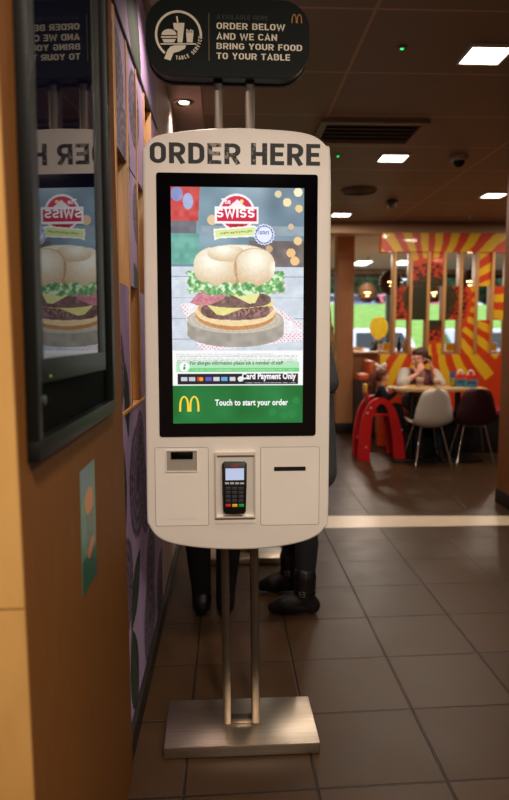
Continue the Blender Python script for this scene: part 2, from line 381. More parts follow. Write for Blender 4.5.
# veneered pier: near face birch, side face brown
bm = new(); 
_n0, _n1 = PX(-6, 0, -.278), PX(34, 800, -.278); _f0, _f1 = PX(110.5, 0, -.278), PX(133.5, 790, -.278)
def _yz(a, b, z): return a.y+(b.y-a.y)*(z-a.z)/(b.z-a.z)
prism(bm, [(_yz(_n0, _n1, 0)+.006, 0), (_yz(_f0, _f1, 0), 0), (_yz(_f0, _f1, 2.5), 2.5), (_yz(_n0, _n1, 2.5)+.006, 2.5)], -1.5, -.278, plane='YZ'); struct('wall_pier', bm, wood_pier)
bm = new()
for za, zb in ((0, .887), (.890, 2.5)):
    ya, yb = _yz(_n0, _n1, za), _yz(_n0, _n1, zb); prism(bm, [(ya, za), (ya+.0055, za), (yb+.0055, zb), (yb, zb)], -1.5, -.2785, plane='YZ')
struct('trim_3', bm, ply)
# far window wall at Y=12.8
YW = 12.8
bm = new(); box2(bm, (-.3, YW, 0), (8, YW+.15, .78)); box2(bm, (-.3, YW, 2.42), (8, YW+.15, 2.5)); box2(bm, (-.3, YW, .78), (.6, YW+.15, 2.42)); struct('wall_back', bm, wallp)
wx = [.6, 3.1, 5.6, 8.0]
for i in range(3):
    bm = new(); a, b_ = wx[i], wx[i+1]
    for q in ((a, .78, a+.06, 2.42), (b_-.06, .78, b_, 2.42), (a, .78, b_, .84), (a, 2.34, b_, 2.42)): box2(bm, (q[0], YW+.03, q[1]), (q[2], YW+.11, q[3]))
    w = struct('window_%d' % (i+1), bm, mat('window_frame', C(60, 56, 50), .5))
    bm = new(); box2(bm, (a+.06, YW+.065, .84), (b_-.06, YW+.071, 2.34)); mk('window_pane', bm, mat('window_glass', (1, 1, 1, 1), .0, trans=1, ior=1.02, spec=.2), w, False)
# skirting along the left wall
bm = new(); box2(bm, (-.30, 1.815, 0), (-.285, 2.95, .075), .002); box2(bm, (-.30, 2.95, 0), (-.285, 12.8, .075), .002); struct('baseboard_left', bm, dark_skirt)
# pale threshold strip
bm = new()
v = [bm.verts.new(p) for p in ((-.30, 4.585, .0), (-.30, 4.24, .0), (4.4, 4.31, .0), (4.4, 4.40, .0))]
v2 = [bm.verts.new(x.co+Vector((0, 0, .0015))) for x in v]
bm.faces.new(v2); [bm.faces.new((v[i], v[(i+1) % 4], v2[(i+1) % 4], v2[i])) for i in range(4)]
struct('trim_4', bm, mat('threshold_strip', C(226, 206, 178), .35, noise_amt=.04))
# timber pillars (with dark base)
def pillar(x0, y0, x1, y1, sk, label_structure, m=wood_pillar):
    bm = new(); box2(bm, (x0, y0, 0), (x1, y1, 2.5), .006); o = struct(label_structure, bm, m)
    bm = new(); box2(bm, (x0-.008, y0-.008, 0), (x1+.008, y1+.008, sk), .003); mk('base_board', bm, dark_skirt, o)
pillar(1.385, 8.5, 1.60, 8.75, .13, 'wall_pillar')
pillar(2.03, 4.35, 2.45, 4.9, .11, 'wall_pillar_right', mat('pier_right', C(120, 72, 34), .5, noise_amt=.1, stretch=(12, 12, 1)))

# ------------------------------------------------------------ painters for the patterned panels
def sun_paint(X, Z, seed=3):
    """sunflower: dark heart, seed ring, orange ground with wavering yellow rays"""
    c0 = PY(430, 302, 7.35); dx = X-c0.x; dz = Z-c0.z; r = np.hypot(dx, dz); a = np.arctan2(dz, dx)
    nz = fnoise(X.shape, 14, seed)-.5; n2 = fnoise(X.shape, 2.2, seed+1)
    out = np.zeros(X.shape+(3,)); out[:] = (202, 62, 22)
    ray_ = np.sin(a*27+nz*.55)
    lim = 1.06+.10*np.sin(np.floor((a*27+math.pi/2)/(2*math.pi))*2.4)
    ym = (ray_ > -.05+.15*(r < .45)) & (r > .47+.03*nz) & (r < lim)
    out[ym] = (226, 176, 30)
    out[(r >= .40) & (r < .45)] = (206, 70, 24)
    ring = (r < .43)
    out[ring & (n2 > .52)] = (70, 20, 12); out[ring & (n2 <= .52)] = (190, 62, 24)
    inner = r < .29+nz*.06
    out[inner] = (46, 44, 22)
    edge = inner & (r > .22) & (n2 > .6); out[edge] = (90, 50, 20)
    return out
def purple_paint(Yc, Zc, flowers, leaves, seed=5):
    n1 = fnoise(Yc.shape, 30, seed); n2 = fnoise(Yc.shape, 2.5, seed+1)
    out = np.zeros(Yc.shape+(3,)); out[:] = (160, 136, 172); out += (n1[..., None]-.5)*26
    st = np.abs(((Yc*1.0+.06*np.sin(Zc*5)) % .31)-.15) < .035
    out[st] = out[st]*.95
    for fy, fz, fr in flowers:
        d = np.hypot(Yc-fy, Zc-fz)/fr; a = np.arctan2(Zc-fz, Yc-fy)
        m = d < 1+.03*np.sin(a*24)
        lace = (np.sin(d*26)+.8*np.sin(a*22+d*6)+ (n2-.5)*1.4) > .1
        out[m] = (58, 46, 62); out[m & lace] = (118, 102, 124); core = d < .2; out[core] = (60, 46, 66)
    for ly, lz, lw, lh, ang in leaves:
        ca, sa = math.cos(ang), math.sin(ang); p = (Yc-ly)*ca+(Zc-lz)*sa; q = -(Yc-ly)*sa+(Zc-lz)*ca
        m = (np.abs(q) < lh) & (np.abs(p) < lw*(1-(q/lh)**2)); out[m] = (34, 50, 34)
        out[m & (np.abs(p) < lw*.05)] = (52, 70, 46)
    return out
FLOWERS = []
for px, py, fr in [(138, 480, .19), (151, 562, .14), (150, 617, .17), (126, 590, .15), (116, 75, .13), (124, 150, .12), (134, 110, .12), (137, 215, .10), (118, 370, .12), (140, 440, .10), (146, 500, .12), (161, 585, .16)]:
    p = PX(px, py, -.30); FLOWERS.append((p.y, p.z, fr))
LEAVES = []
for px, py, lw, lh, an in [(136, 588, .07, .15, -.9), (135, 672, .09, .17, .3), (123, 490, .07, .17, .1), (137, 290, .06, .11, .7), (127, 400, .05, .12, .2)]:
    p = PX(px, py, -.30); LEAVES.append((p.y, p.z, lw, lh, an))
p = PX(133, 18, -.30); LEAVES.append((p.y, p.z, .13, .24, .9))
pan_mat = vcol_mat('printed_panel', .38, coat=.25)
fab_mat = vcol_mat('purple_printed_panel', .6)

# left slatted screen
scr = empty('slatted_screen', (-.38, 2.3, 0), 0, 'tall light oak slatted screen with purple floral panels running behind the white kiosk', 'screen')
scr_loc = Vector((-.38, 2.3, 0))
def purple_panel(y0, y1, z0, z1, name='floral_panel', step=.006):
    nx = max(4, int((y1-y0)/step)); ny = max(4, int((z1-z0)/step))
    Y, Z = np.meshgrid(np.linspace(y0, y1, nx), np.linspace(z1, z0, ny))
    return grid_paint(name, fab_mat, scr, Vector((-.30, y0, z0))-scr_loc, (0, 1, 0), (0, 0, 1), y1-y0, z1-z0, nx, ny, purple_paint(Y, Z, FLOWERS, LEAVES), thick=.012)
FY = [1.862, 2.075, 2.285, 2.50, 2.715, 2.925]
ROWS = [1.035, 1.405, 1.765, 2.13, 2.44]
purple_panel(1.70, 2.945, .075, ROWS[0]-.006, 'lower_floral_panel')
purple_panel(1.62, 2.945, ROWS[3]+.006, ROWS[4], 'upper_floral_panel', .008)
bm = new(); box2(bm, (-.47, 1.72, ROWS[0]-.006), (-.296, 2.945, ROWS[0]+.006), .002)
for v in bm.verts: v.co -= scr_loc
mk('ledge', bm, wood_fin, scr)
bm = new(); box2(bm, (-.47, 1.64, ROWS[3]-.006), (-.294, 2.945, ROWS[3]+.006), .002)
for v in bm.verts: v.co -= scr_loc
mk('upper_rail', bm, black_plastic, scr)
bm = new(); box2(bm, (-.47, 1.62, ROWS[4]), (-.285, 2.945, 2.4995), .002)
for v in bm.verts: v.co -= scr_loc
mk('metal_head_rail', bm, mat('head_rail', C(110, 100, 92), .3, .8), scr)
for y in FY:
    bm = new(); box2(bm, (-.468, y-.010, ROWS[0]+.006), (-.297, y+.010, ROWS[3]-.006), .0015)
    for v in bm.verts: v.co -= scr_loc
    mk('slat', bm, wood_fin, scr)
CELLS = {0: (0, 2), 1: (0, 2), 2: (1, 2), 3: (0, 2), 4: (1,), 5: (0, 2)}
ed = [1.66-.0135]+FY
for k in range(6):
    for r in CELLS[k]:
        purple_panel(ed[k]+.0135, ed[k+1]-.0135, ROWS[r]+.007, ROWS[r+1]-(.007 if r == 2 else 0))

# rear slatted divider with the sunflower
YD = 7.35
dl = PY(380, 354, YD).x
div_loc = Vector((2.6, YD, 0))
dv = empty('slatted_divider', div_loc, 0, 'orange and yellow sunflower slatted divider behind the dining table', 'divider')
def sun_panel(x0, x1, z0, z1, name='sunflower_panel', yo=0, th=.02):
    st = .0075; nx = max(4, int((x1-x0)/st)); ny = max(4, int((z1-z0)/st))
    X, Z = np.meshgrid(np.linspace(x0, x1, nx), np.linspace(z1, z0, ny))
    grid_paint(name, pan_mat, dv, Vector((x0, YD+yo, z0))-div_loc, (1, 0, 0), (0, 0, 1), x1-x0, z1-z0, nx, ny, sun_paint(X, Z), thick=th)
zr = [PY(440, y, YD).z for y in (354, 320, 286, 252, 233)]
fx = [PY(x, 300, YD).x for x in (394.5, 410.5, 428, 444, 460.5, 476.3, 492, 507.5)]
fx += [fx[-1]+.175*k for k in (1, 2, 3, 4)]
XR = fx[-1]+.02
sun_panel(dl, XR, .02, zr[0], 'lower_sun_panel', -.01, .13)
sun_panel(PY(382, 240, YD).x, XR, zr[3], zr[4], 'sun_fascia', -.01, .13)
for x in fx:
    bm = new(); box2(bm, (x-.015, YD-.02, zr[0]), (x+.015, YD+.12, zr[3]), .002)
    for v in bm.verts: v.co -= div_loc
    mk('slat', bm, wood_fin, dv)
DC = {0: (1,), 1: (1, 2), 2: (0, 2), 3: (1,), 4: (0, 1), 5: (0, 2), 6: (1,), 7: (0, 2), 8: (1,), 9: (0, 2), 10: (1,)}
for k in range(len(fx)-1):
    for r in DC[k]: sun_panel(fx[k]+.0155, fx[k+1]-.0155, zr[r]+.0005, zr[r+1]-.0005, yo=.01)

# ------------------------------------------------------------ the kiosk
KR = Vector((.03, 2.02, 0)); KY = math.radians(1.2)
KM = Matrix.Rotation(-KY, 3, 'Z')
def K(px, py, yl):
    o = KM @ (C0-KR); d = KM @ ray(px, py); t = (yl-o.y)/d.y; p = o+d*t; return (p.x, p.z)
kio = empty('order_kiosk', KR, KY, 'white self order kiosk with ORDER HERE heading and lit burger screen, nearest the camera', 'kiosk', 'self order kiosks')
BF = -.08
# steel base
bm = new(); box(bm, (.006, .0, .020), (.47, .262, .036), .004); mk('base_plate', bm, steel, kio)
bm = new(); box(bm, (.006, 0, .0015), (.462, .254, .003)); mk('base_foot', bm, black_plastic, kio)
for x in (-.037, .054):
    bm = new(); box2(bm, (x-.0125, -.022, .038), (x+.0125, .022, 2.03), .002)
    for v in bm.verts: v.co.x -= .0095*v.co.z
    mk('pole', bm, steel_pole, kio)
bm = new(); box2(bm, (-.025, -.016, .038), (.042, .016, .052), .001); mk('pole_bracket', bm, steel_pole, kio)
# body
sil = [(142, 160), (142.3, 149), (149, 139.5), (162, 133.8), (195, 129.3), (230, 127.5), (265, 128.6), (297, 131.2), (315, 136), (326, 145), (330.8, 157), (331, 250), (330.3, 350), (329.3, 450), (328.3, 518), (325, 528), (317, 536), (300, 543), (270, 548.3), (234, 550), (200, 548.4), (172, 544), (157, 537), (149, 526), (146.8, 515), (146, 450), (144.6, 350), (143.3, 250)]
out = [K(x, y, BF) for x, y in sil]
def soft_slab(pts, y0, y1, r):
    bm = new(); n = len(pts); P = [Vector(p) for p in pts]; N = []
    ar = sum(P[i].x*P[(i+1) % n].y-P[(i+1) % n].x*P[i].y for i in range(n)); sg = 1 if ar > 0 else -1
    for i in range(n):
        d = (P[(i+1) % n]-P[i-1]).normalized(); N.append(Vector((-d.y, d.x))*sg)
    prof = [(r*(1-math.sin(t)), y0+r*(1-math.cos(t))) for t in [k*math.pi/8 for k in range(5)]]; prof += [(b, y1-(a-y0)) for b, a in prof[::-1]]
    rings = [[bm.verts.new((P[i].x+N[i].x*o, y, P[i].y+N[i].y*o)) for i in range(n)] for o, y in prof]
    for k in range(len(rings)-1):
        for i in range(n): bm.faces.new((rings[k][i], rings[k][(i+1) % n], rings[k+1][(i+1) % n], rings[k+1][i]))
    bmesh.ops.triangulate(bm, faces=[bm.faces.new(rings[0]), bm.faces.new(rings[-1][::-1])]); return bm
cm_ = catmull(out, 4); cm_ = [p for i, p in enumerate(cm_) if (Vector(p)-Vector(cm_[i-1])).length > .002]
body = mk('body', soft_slab(cm_, BF, .08, .007), body_white, kio, ang=50)
bx0, bz1 = K(156, 172.5, BF); bx1, bz0 = K(315.5, 435.5, BF)
bm = new(); prism(bm, rrect(bx0, bz0, bx1, bz1, .007), BF-.0025, BF+.004, bev=.001); bez = mk('screen_bezel', bm, black_gloss, kio, False)
def worn_mat():
    m = bpy.data.materials.new('worn_black_print'); m.use_nodes = True; nt = m.node_tree; b = nt.nodes['Principled BSDF']
    tc = nt.nodes.new('ShaderNodeTexCoord'); nz = nt.nodes.new('ShaderNodeTexNoise'); nz.inputs['Scale'].default_value = 90; nz.inputs['Detail'].default_value = 4
    big = nt.nodes.new('ShaderNodeTexNoise'); big.inputs['Scale'].default_value = 9
    ad = nt.nodes.new('ShaderNodeMath'); ad.operation = 'ADD'; rp = nt.nodes.new('ShaderNodeValToRGB')
    rp.color_ramp.elements[0].position = 1.0*.58; rp.color_ramp.elements[0].color = C(12, 11, 12); rp.color_ramp.elements[1].position = .64; rp.color_ramp.elements[1].color = C(150, 142, 134)
    mu = nt.nodes.new('ShaderNodeMath'); mu.operation = 'MULTIPLY'; mu.inputs[1].default_value = .5
    L = nt.links; L.new(tc.outputs['Object'], nz.inputs['Vector']); L.new(tc.outputs['Object'], big.inputs['Vector'])
    L.new(nz.outputs['Fac'], ad.inputs[0]); L.new(big.outputs['Fac'], ad.inputs[1]); L.new(ad.outputs[0], mu.inputs[0]); L.new(mu.outputs[0], rp.inputs[0]); L.new(rp.outputs[0], b.inputs['Base Color'])
    b.inputs['Roughness'].default_value = .6; return m
worn = worn_mat()
def word(s, p0, p1, m, par, yl, bold=.03, name='lettering', T=None):
    if T:
        x0, zt = K(p0[0], p0[1], yl); x1, zb = K(p1[0], p1[1], yl); g = .11; bm = bmesh.new()
        strokes(bm, s, T, g, x0, zb, (x1-x0)/swidth(s, T, g), zt-zb, yl); return mk(name, bm, m, par, False)
    x0, zt = K(p0[0], p0[1], yl); x1, zb = K(p1[0], p1[1], yl); return text(name, s, m, par, x0, zb, x1, zt, yl, bold)
word('ORDER', (149.5, 142), (240.5, 164.3), worn, body, BF, 0, 'heading_lettering', .185)
word('HERE', (251, 143), (320, 165.8), worn, body, BF, 0, 'heading_lettering', .185)

# --- touch screen picture, painted as coloured mesh
sx0, sz1 = K(170.5, 186.5, BF-.003); sx1, sz0 = K(302.5, 422.5, BF-.003)
NXs, NYs = 232, 412
XX, YY = np.meshgrid(np.linspace(170, 303, NXs), np.linspace(186, 423, NYs))
S = np.zeros((NYs, NXs, 3)); rs = np.random.RandomState(2)
n_a = fnoise(S.shape[:2], 3, 1); n_b = fnoise(S.shape[:2], 9, 2); n_c = fnoise(S.shape[:2], 30, 3); n_f = rs.rand(NYs, NXs)
def put(mask, col, nz=None, amt=0):
    c = np.array(col, float)
    if nz is None: S[mask] = c
    else: S[mask] = c + ((nz-.5)*2*amt)[mask][:, None]
def el(cx, cy, rx, ry, n=2): return (np.abs((XX-cx)/rx)**n+np.abs((YY-cy)/ry)**n) < 1
def poly(pts):
    m = np.zeros(XX.shape, bool); n = len(pts)
    for i in range(n):
        x1, y1 = pts[i]; x2, y2 = pts[(i+1) % n]
        if y1 == y2: continue
        c = ((y1 > YY) != (y2 > YY)) & (XX < (x2-x1)*(YY-y1)/(y2-y1)+x1); m ^= c
    return m
S[:] = np.array((104, 134, 150)); S += ((n_c-.5)*60)[..., None]; S += (((XX-200)/100)[..., None]*np.array((0, -6, -4)))
put((XX < 199-(YY-186)*.06) & (YY < 219), (196, 52, 48), n_b, 22)
put(el(176, 193, 6, 7), (120, 130, 190), n_b, 10); put(el(187, 200, 5, 8), (150, 160, 205), n_b, 10)
put((XX < 195) & (YY > 219) & (YY < 231), (92, 90, 100), n_b, 12)
put((XX < 198) & (YY > 231) & (YY < 262), (86, 158, 142), n_b, 18)
put((XX > 248) & (YY > 238) & (YY < 266), (96, 84, 82), n_b, 16)
put((YY > 224) & (YY < 233) & (XX > 200), (132, 150, 160), n_b, 10)
for bx, by, br, c in [(297, 190, 4.4, (250, 236, 190)), (286, 200, 4.2, (250, 226, 160)), (298, 206, 3.8, (240, 200, 130)), (277, 192, 3.5, (220, 200, 150)), (297, 238, 4.2, (236, 200, 130)), (290, 250, 4.6, (238, 186, 110)), (294, 258, 4.6, (240, 190, 120)), (211, 218, 5, (230, 190, 140)), (268, 246, 3.5, (200, 160, 110)), (290, 224, 3, (210, 180, 140))]:
    put(el(bx, by, br, br), c)
tab = (YY > 264) & (YY < 349); put(tab, (204, 214, 226), n_b, 12)
S[tab & ((np.abs((YY-264) % 21-10) < .5))] = (150, 165, 182)
S[tab] += ((fnoise(S.shape[:2], 2, 8)*((np.sin(YY*3.1)+1)/2)-.4)*22)[tab][:, None]
nap = poly([(178, 301), (262, 296), (303, 322), (303, 338), (270, 342), (203, 349), (196, 345)]); put(nap, (238, 234, 238), n_a, 12)
dots = nap & (np.sin(XX*1.5)*np.sin(YY*1.5) > .45) & (poly([(178, 301), (184, 301), (204, 349), (194, 346)]) | poly([(196, 339), (303, 329), (303, 338), (200, 349)]) | poly([(272, 300), (303, 322), (303, 328), (266, 302)])); put(dots, (226, 120, 150))
wood = el(234, 331, 49, 14) | ((np.abs(XX-234) < 49) & (YY > 317) & (YY < 331)) | el(234, 318, 49, 14)
put(wood, (150, 142, 128), n_b, 16); put(el(234, 317, 49, 14), (196, 184, 164), n_a, 14); S[el(234, 317, 49, 14) & (np.sin(np.hypot((XX-234), (YY-317)*3.4)*1.1) > .7)] = (178, 164, 142)
put(el(234, 312, 40.5, 15.5), (190, 120, 56), n_a, 14); put(el(234, 309, 40.5, 14.5), (240, 208, 150), n_a, 12); put(el(234, 306, 38, 11), (196, 150, 100), n_a, 14)
n_p = .5*n_a+.5*n_b
put(el(234, 308, 35, 9.5, 2.6), (98, 62, 56), n_p, 44); put(el(242, 309, 23, 5, 2.2) & (n_a > .55), (150, 100, 96))
put(poly([(204, 301), (274, 299), (271, 303), (240, 306), (222, 313), (215, 312)]), (228, 218, 120), n_b, 10)
put(el(236, 297, 34, 8, 2.6), (102, 68, 62), n_p, 40)
put(poly([(226, 290), (260, 288), (254, 300), (248, 301)]), (232, 226, 140), n_b, 8)
put(poly([(188, 300), (198, 288), (226, 291), (222, 296), (207, 303), (196, 303)]) , (196, 110, 122), n_a, 26)
put(el(276, 283, 9, 8) & (n_a > .3), (190, 140, 140), n_a, 20)
rag = 5*fnoise(S.shape[:2], 7, 21)+4*fnoise(S.shape[:2], 3.5, 22)
lw = (YY > 268) & (YY < 288+rag-np.abs(XX-236)*.06) & (XX > 182+rag) & (XX < 288-rag)
n_l = fnoise(S.shape[:2], 6, 23)*.6+fnoise(S.shape[:2], 3, 24)*.4
put(lw, (120, 184, 104), n_l, 70); put(lw & (n_l > .60), (214, 238, 196)); put(lw & (n_l < .36), (64, 132, 66))
bmx = (el(233, 264, 41, 22, 2.5)) & (YY < 281+2*np.sin(XX*.3)); 
def bunlobe(cx, cy, rx, ry, m, line=None):
    d = np.hypot((XX-cx+rx*.12)/rx, (YY-cy+ry*.30)/ry); q = np.clip(1.15-d*.75, 0, 1)
    c = np.array((196, 152, 98))[None, None]*(1-q[..., None])+np.array((255, 249, 228))*q[..., None]
    c = c+(((n_f > .86)*22)*(1-q)-((n_a-.5)*12))[..., None]; S[m] = np.clip(c, 0, 255)[m]
bunlobe(240, 254, 34, 14, bmx & el(242, 254, 32, 13, 2.2))
bunlobe(214, 264, 26, 21, bmx & el(212, 266, 27, 21, 2.4)); bunlobe(224, 250, 20, 10, bmx & el(225, 251, 19, 8, 2.2))
put(bmx & el(254, 265, 21.6, 19.6, 2.3) & ~el(254, 265, 20.4, 18.6, 2.3), (196, 156, 106), n_a, 10)
bunlobe(257, 263, 22, 20, bmx & el(254.5, 265, 20.6, 18.8, 2.3)); bunlobe(275, 268, 9, 12, bmx & el(272, 270, 5, 12))
put(bmx & (np.abs(XX-(234.5+.02*(YY-262)**2*.25)) < .8) & (YY > 259), (186, 142, 92), n_a, 8)
pm_ = YY < 348.5; S[pm_] = S[pm_]*.84+np.array((246, 250, 255))*.16
put((YY > 348.5) & (YY < 384), (244, 246, 244))
for k in range(5): put((np.abs(YY-(352+k*2)) < .45) & (XX > 174) & (XX < (272 if k == 0 else 297)) & (n_f > .35), (176, 182, 184))
put((YY > 360) & (YY < 370.5) & (XX > 174) & (XX < 299), (176, 228, 186)); put((YY > 366) & (YY < 370.5) & (XX > 186) & (XX < 299), (112, 204, 128)); put((np.abs(YY-368.2) < .5) & (XX > 190) & (XX < 294) & (n_f > .4), (210, 240, 214))
put(el(182, 365, 5, 4.6), (250, 250, 250)); put(el(182, 363, 1, 1) | poly([(181, 364.5), (183.2, 364.5), (182.6, 368), (180.6, 368)]), (60, 150, 90))
put((YY > 372) & (YY < 383) & (XX > 175) & (XX < 298), (20, 22, 38))
for i, c in enumerate([(200, 206, 216), (196, 200, 210), (214, 120, 40), (90, 90, 200), (210, 210, 220), (90, 170, 220), (210, 214, 220)]):
    cx = 181.5+i*8.2; put((np.abs(XX-cx) < 3.1) & (np.abs(YY-377.6) < 2), c)
put(el(196.5, 377.6, 1.9, 1.9), (220, 50, 40)); put(el(239, 377.5, 3, 2.8), (226, 240, 232)); put(el(197+1.8, 377.6, 1.9, 1.9), (240, 160, 50))
put((np.abs(YY-381.6) < .4) & (XX > 244) & (XX < 296) & (n_f > .4), (190, 190, 200))
put(YY > 384, (16, 112, 52), n_c, 14)
for bx, by in [(272, 412), (283, 405), (292, 414), (284, 416), (296, 400), (276, 398)]: put(el(bx, by, 4, 4), (28, 128, 64))
# emblem discs and ribbon
put(el(235.5, 210.5, 18.4, 18.4), (246, 238, 240)); put(el(235.5, 210.5, 16.2, 16.2), (214, 48, 80))
put(poly([(226, 206), (231, 202), (236, 197.5), (241, 202), (246, 206)]), (246, 236, 240)); put(el(240.5, 199.5, 1.8, 1.8), (250, 226, 120))
put((np.abs(XX-235.5) < 22) & (np.abs(YY-213) < 8.2), (250, 244, 246)); put((np.abs(XX-235.5) < 20) & (np.abs(YY-213) < 6), (206, 40, 72))
put(poly([(212, 227), (252, 223), (258, 225), (256, 234), (218, 236), (213, 238)]), (248, 250, 236)); put(poly([(213.5, 228.3), (252, 224.8), (256, 226.3), (254.5, 232.6), (218, 234.6), (214.5, 236)]), (222, 234, 160))
put((np.abs(YY-229.9+.08*(XX-235)) < .9) & (XX > 219) & (XX < 251) & (n_f > .45), (120, 128, 74)); put((np.abs(YY-223) < 1.2) & (XX > 229) & (XX < 243) & (n_f > .4), (150, 40, 60))
ab = np.arctan2(YY-232, XX-263); rb = np.hypot(XX-263, YY-232)
put(rb < 10.2+.5*np.sin(ab*18), (232, 236, 250)); put((rb < 9+.5*np.sin(ab*18)) & (rb > 7.9), (84, 100, 190))
scr_m = vcol_mat('lit_display', .12, emit=1.08, coat=.6)
disp = grid_paint('touch_display', scr_m, kio, (sx0, BF-.003, sz0), (1, 0, 0), (0, 0, 1), sx1-sx0, sz1-sz0, NXs, NYs, S)
def em(name, c, s=1.0): return mat(name, (0, 0, 0, 1), .4, emit=C(*c), es=s)
YS = BF-.0032
word('SWISS', (216.5, 208.5), (254.5, 217.8), em('lit_white', (252, 250, 252)), disp, YS, 0, 'display_lettering', .19)
word('The', (221, 198.5), (230.5, 204), em('lit_white', (252, 250, 252)), disp, YS, .02, 'display_lettering')
word('Touch to start your order', (215, 399.5), (288, 407), em('lit_white', (252, 250, 252)), disp, YS, .03, 'display_lettering')
word('Card Payment Only', (242, 372.8), (296, 381), em('lit_white', (252, 250, 252)), disp, YS, .04, 'display_lettering')
word('For allergen information please ask a member of staff', (190, 361.2), (283, 365.6), em('lit_green', (30, 110, 60)), disp, YS, .02, 'display_lettering')
word('Tasters', (257, 229.5), (269, 234.5), em('lit_blue', (84, 100, 190)), disp, YS, .02, 'display_lettering')
bm = new(); ax0, az1 = K(179, 396, YS); ax1, az0 = K(199.5, 411.5, YS); arches(bm, (ax0+ax1)/2, az0, ax1-ax0, az1-az0, YS); mk('arch_emblem', bm, em('lit_yellow', (255, 215, 60)), disp, False)

# --- lower doors, printer slot, card bay
def plate(p0, p1, r, name, par, m=body_white, lift=.0014, gap=.0014):
    x0, z1 = K(p0[0], p0[1], BF); x1, z0 = K(p1[0], p1[1], BF)
    bm = new(); prism(bm, rrect(x0, z0, x1, z1, r), BF-lift, BF+.003, bev=.0006); o = mk(name, bm, m, par, False)
    bm = new(); ringp(bm, rrect(x0-gap, z0-gap, x1+gap, z1+gap, r+gap), rrect(x0, z0, x1, z1, r), BF-.0004, BF+.002); mk('panel_gap', bm, groove, o, False)
    return o
d1 = plate((155, 448), (208.5, 525), .005, 'service_door', kio)
plate((167.5, 475), (197.5, 518.5), .002, 'inner_flap', d1, lift=.0024)
d2 = plate((261, 447.5), (318.5, 524), .005, 'service_door', kio)
x0, z1 = K(274, 466.8, BF); x1, z0 = K(305.5, 470.5, BF)
bm = new(); prism(bm, rrect(x0, z0, x1, z1, .001), BF-.0022, BF+.002); mk('ticket_slot', bm, black_plastic, d2)
x0, z1 = K(166.5, 451, BF); x1, z0 = K(197, 470.5, BF)
bm = new(); ringp(bm, rrect(x0-.003, z0-.003, x1+.003, z1+.003, .003), rrect(x0, z0, x1, z1, .001), BF-.005, BF); slot = mk('receipt_slot', bm, body_white, d1, False)
bm = new(); prism(bm, rrect(x0, z0, x1, z1, .001), BF-.0018, BF); mk('slot_recess', bm, mat('slot_recess', C(150, 140, 130), .6), slot)
xa, za = K(171, 452, BF); xb, zc = K(193, 458.5, BF)
bm = new(); box2(bm, (xa, BF-.006, zc), (xb, BF, za), .001); mk('printer_mouth', bm, black_gloss, slot)
# card bay
x0, z1 = K(215.5, 453, BF); x1, z0 = K(255.5, 516, BF)
bm = new(); ringp(bm, rrect(x0-.001, z0-.001, x1+.001, z1+.003, .002), rrect(x0+.004, z0+.003, x1-.004, z1-.005, .001), BF-.014, BF); bay = mk('card_bay', bm, silver, kio, False)
bm = new(); prism(bm, rrect(x0+.003, z0+.002, x1-.003, z1-.004, .001), BF-.002, BF); mk('bay_back', bm, silver, bay)
xl, zl = K(215, 524, BF); xr2, zz = K(255.5, 517.5, BF)
bm = new(); box2(bm, (xl, BF-.0016, zl), (xr2, BF, zz), .0005); mk('bay_sill', bm, body_white, bay)
# card reader
cx0, cz1 = K(222.3, 462.3, BF-.02); cx1, cz0 = K(247, 514, BF-.02); cw = cx1-cx0; cmid = (cx0+cx1)/2
ol = [(cx0, cz1-.006), (cx0+.006, cz1-.001), (cmid, cz1), (cx1-.006, cz1-.001), (cx1, cz1-.006), (cx1-.001, cz1-.07), (cx1-.003, cz0+.008), (cx1-.008, cz0), (cmid, cz0-.001), (cx0+.008, cz0), (cx0+.003, cz0+.008), (cx0+.001, cz1-.07)]
bm = new(); prism(bm, ol, BF-.020, BF-.001, bev=.002); rd = mk('card_reader', bm, black_plastic, kio)
def rk(p0, p1, name, m, dep=.0012, bev=.0004):
    x0, z1 = K(p0[0], p0[1], BF-.02); x1, z0 = K(p1[0], p1[1], BF-.02)
    bm = new(); box2(bm, (x0, BF-.020-dep, z0), (x1, BF-.0185, z1), bev); return mk(name, bm, m, rd)
rk((225.5, 468.5), (244, 480), 'reader_display', em('reader_lit', (196, 206, 236), .9), .0005, 0)
rk((231.5, 465), (238, 466.6), 'reader_badge', mat('red_print', C(170, 40, 30), .5), .0004, 0)
for i in range(4): rk((225+i*5, 482.4), (229+i*5, 484.2), 'menu_key', mat('pale_key', C(190, 186, 190), .5))
for r in range(4):
    for c in range(3): rk((225.6+c*6.4, 487+r*4.1), (230.6+c*6.4, 490.1+r*4.1), 'number_key', mat('grey_key', C(52, 50, 58), .5))
for c, (nm, col) in enumerate([('red_key', (205, 40, 40)), ('yellow_key', (235, 190, 40)), ('green_key', (40, 165, 80))]):
    rk((225.6+c*6.6, 504), (230.8+c*6.6, 506.8), nm, mat(nm, C(*col), .4))
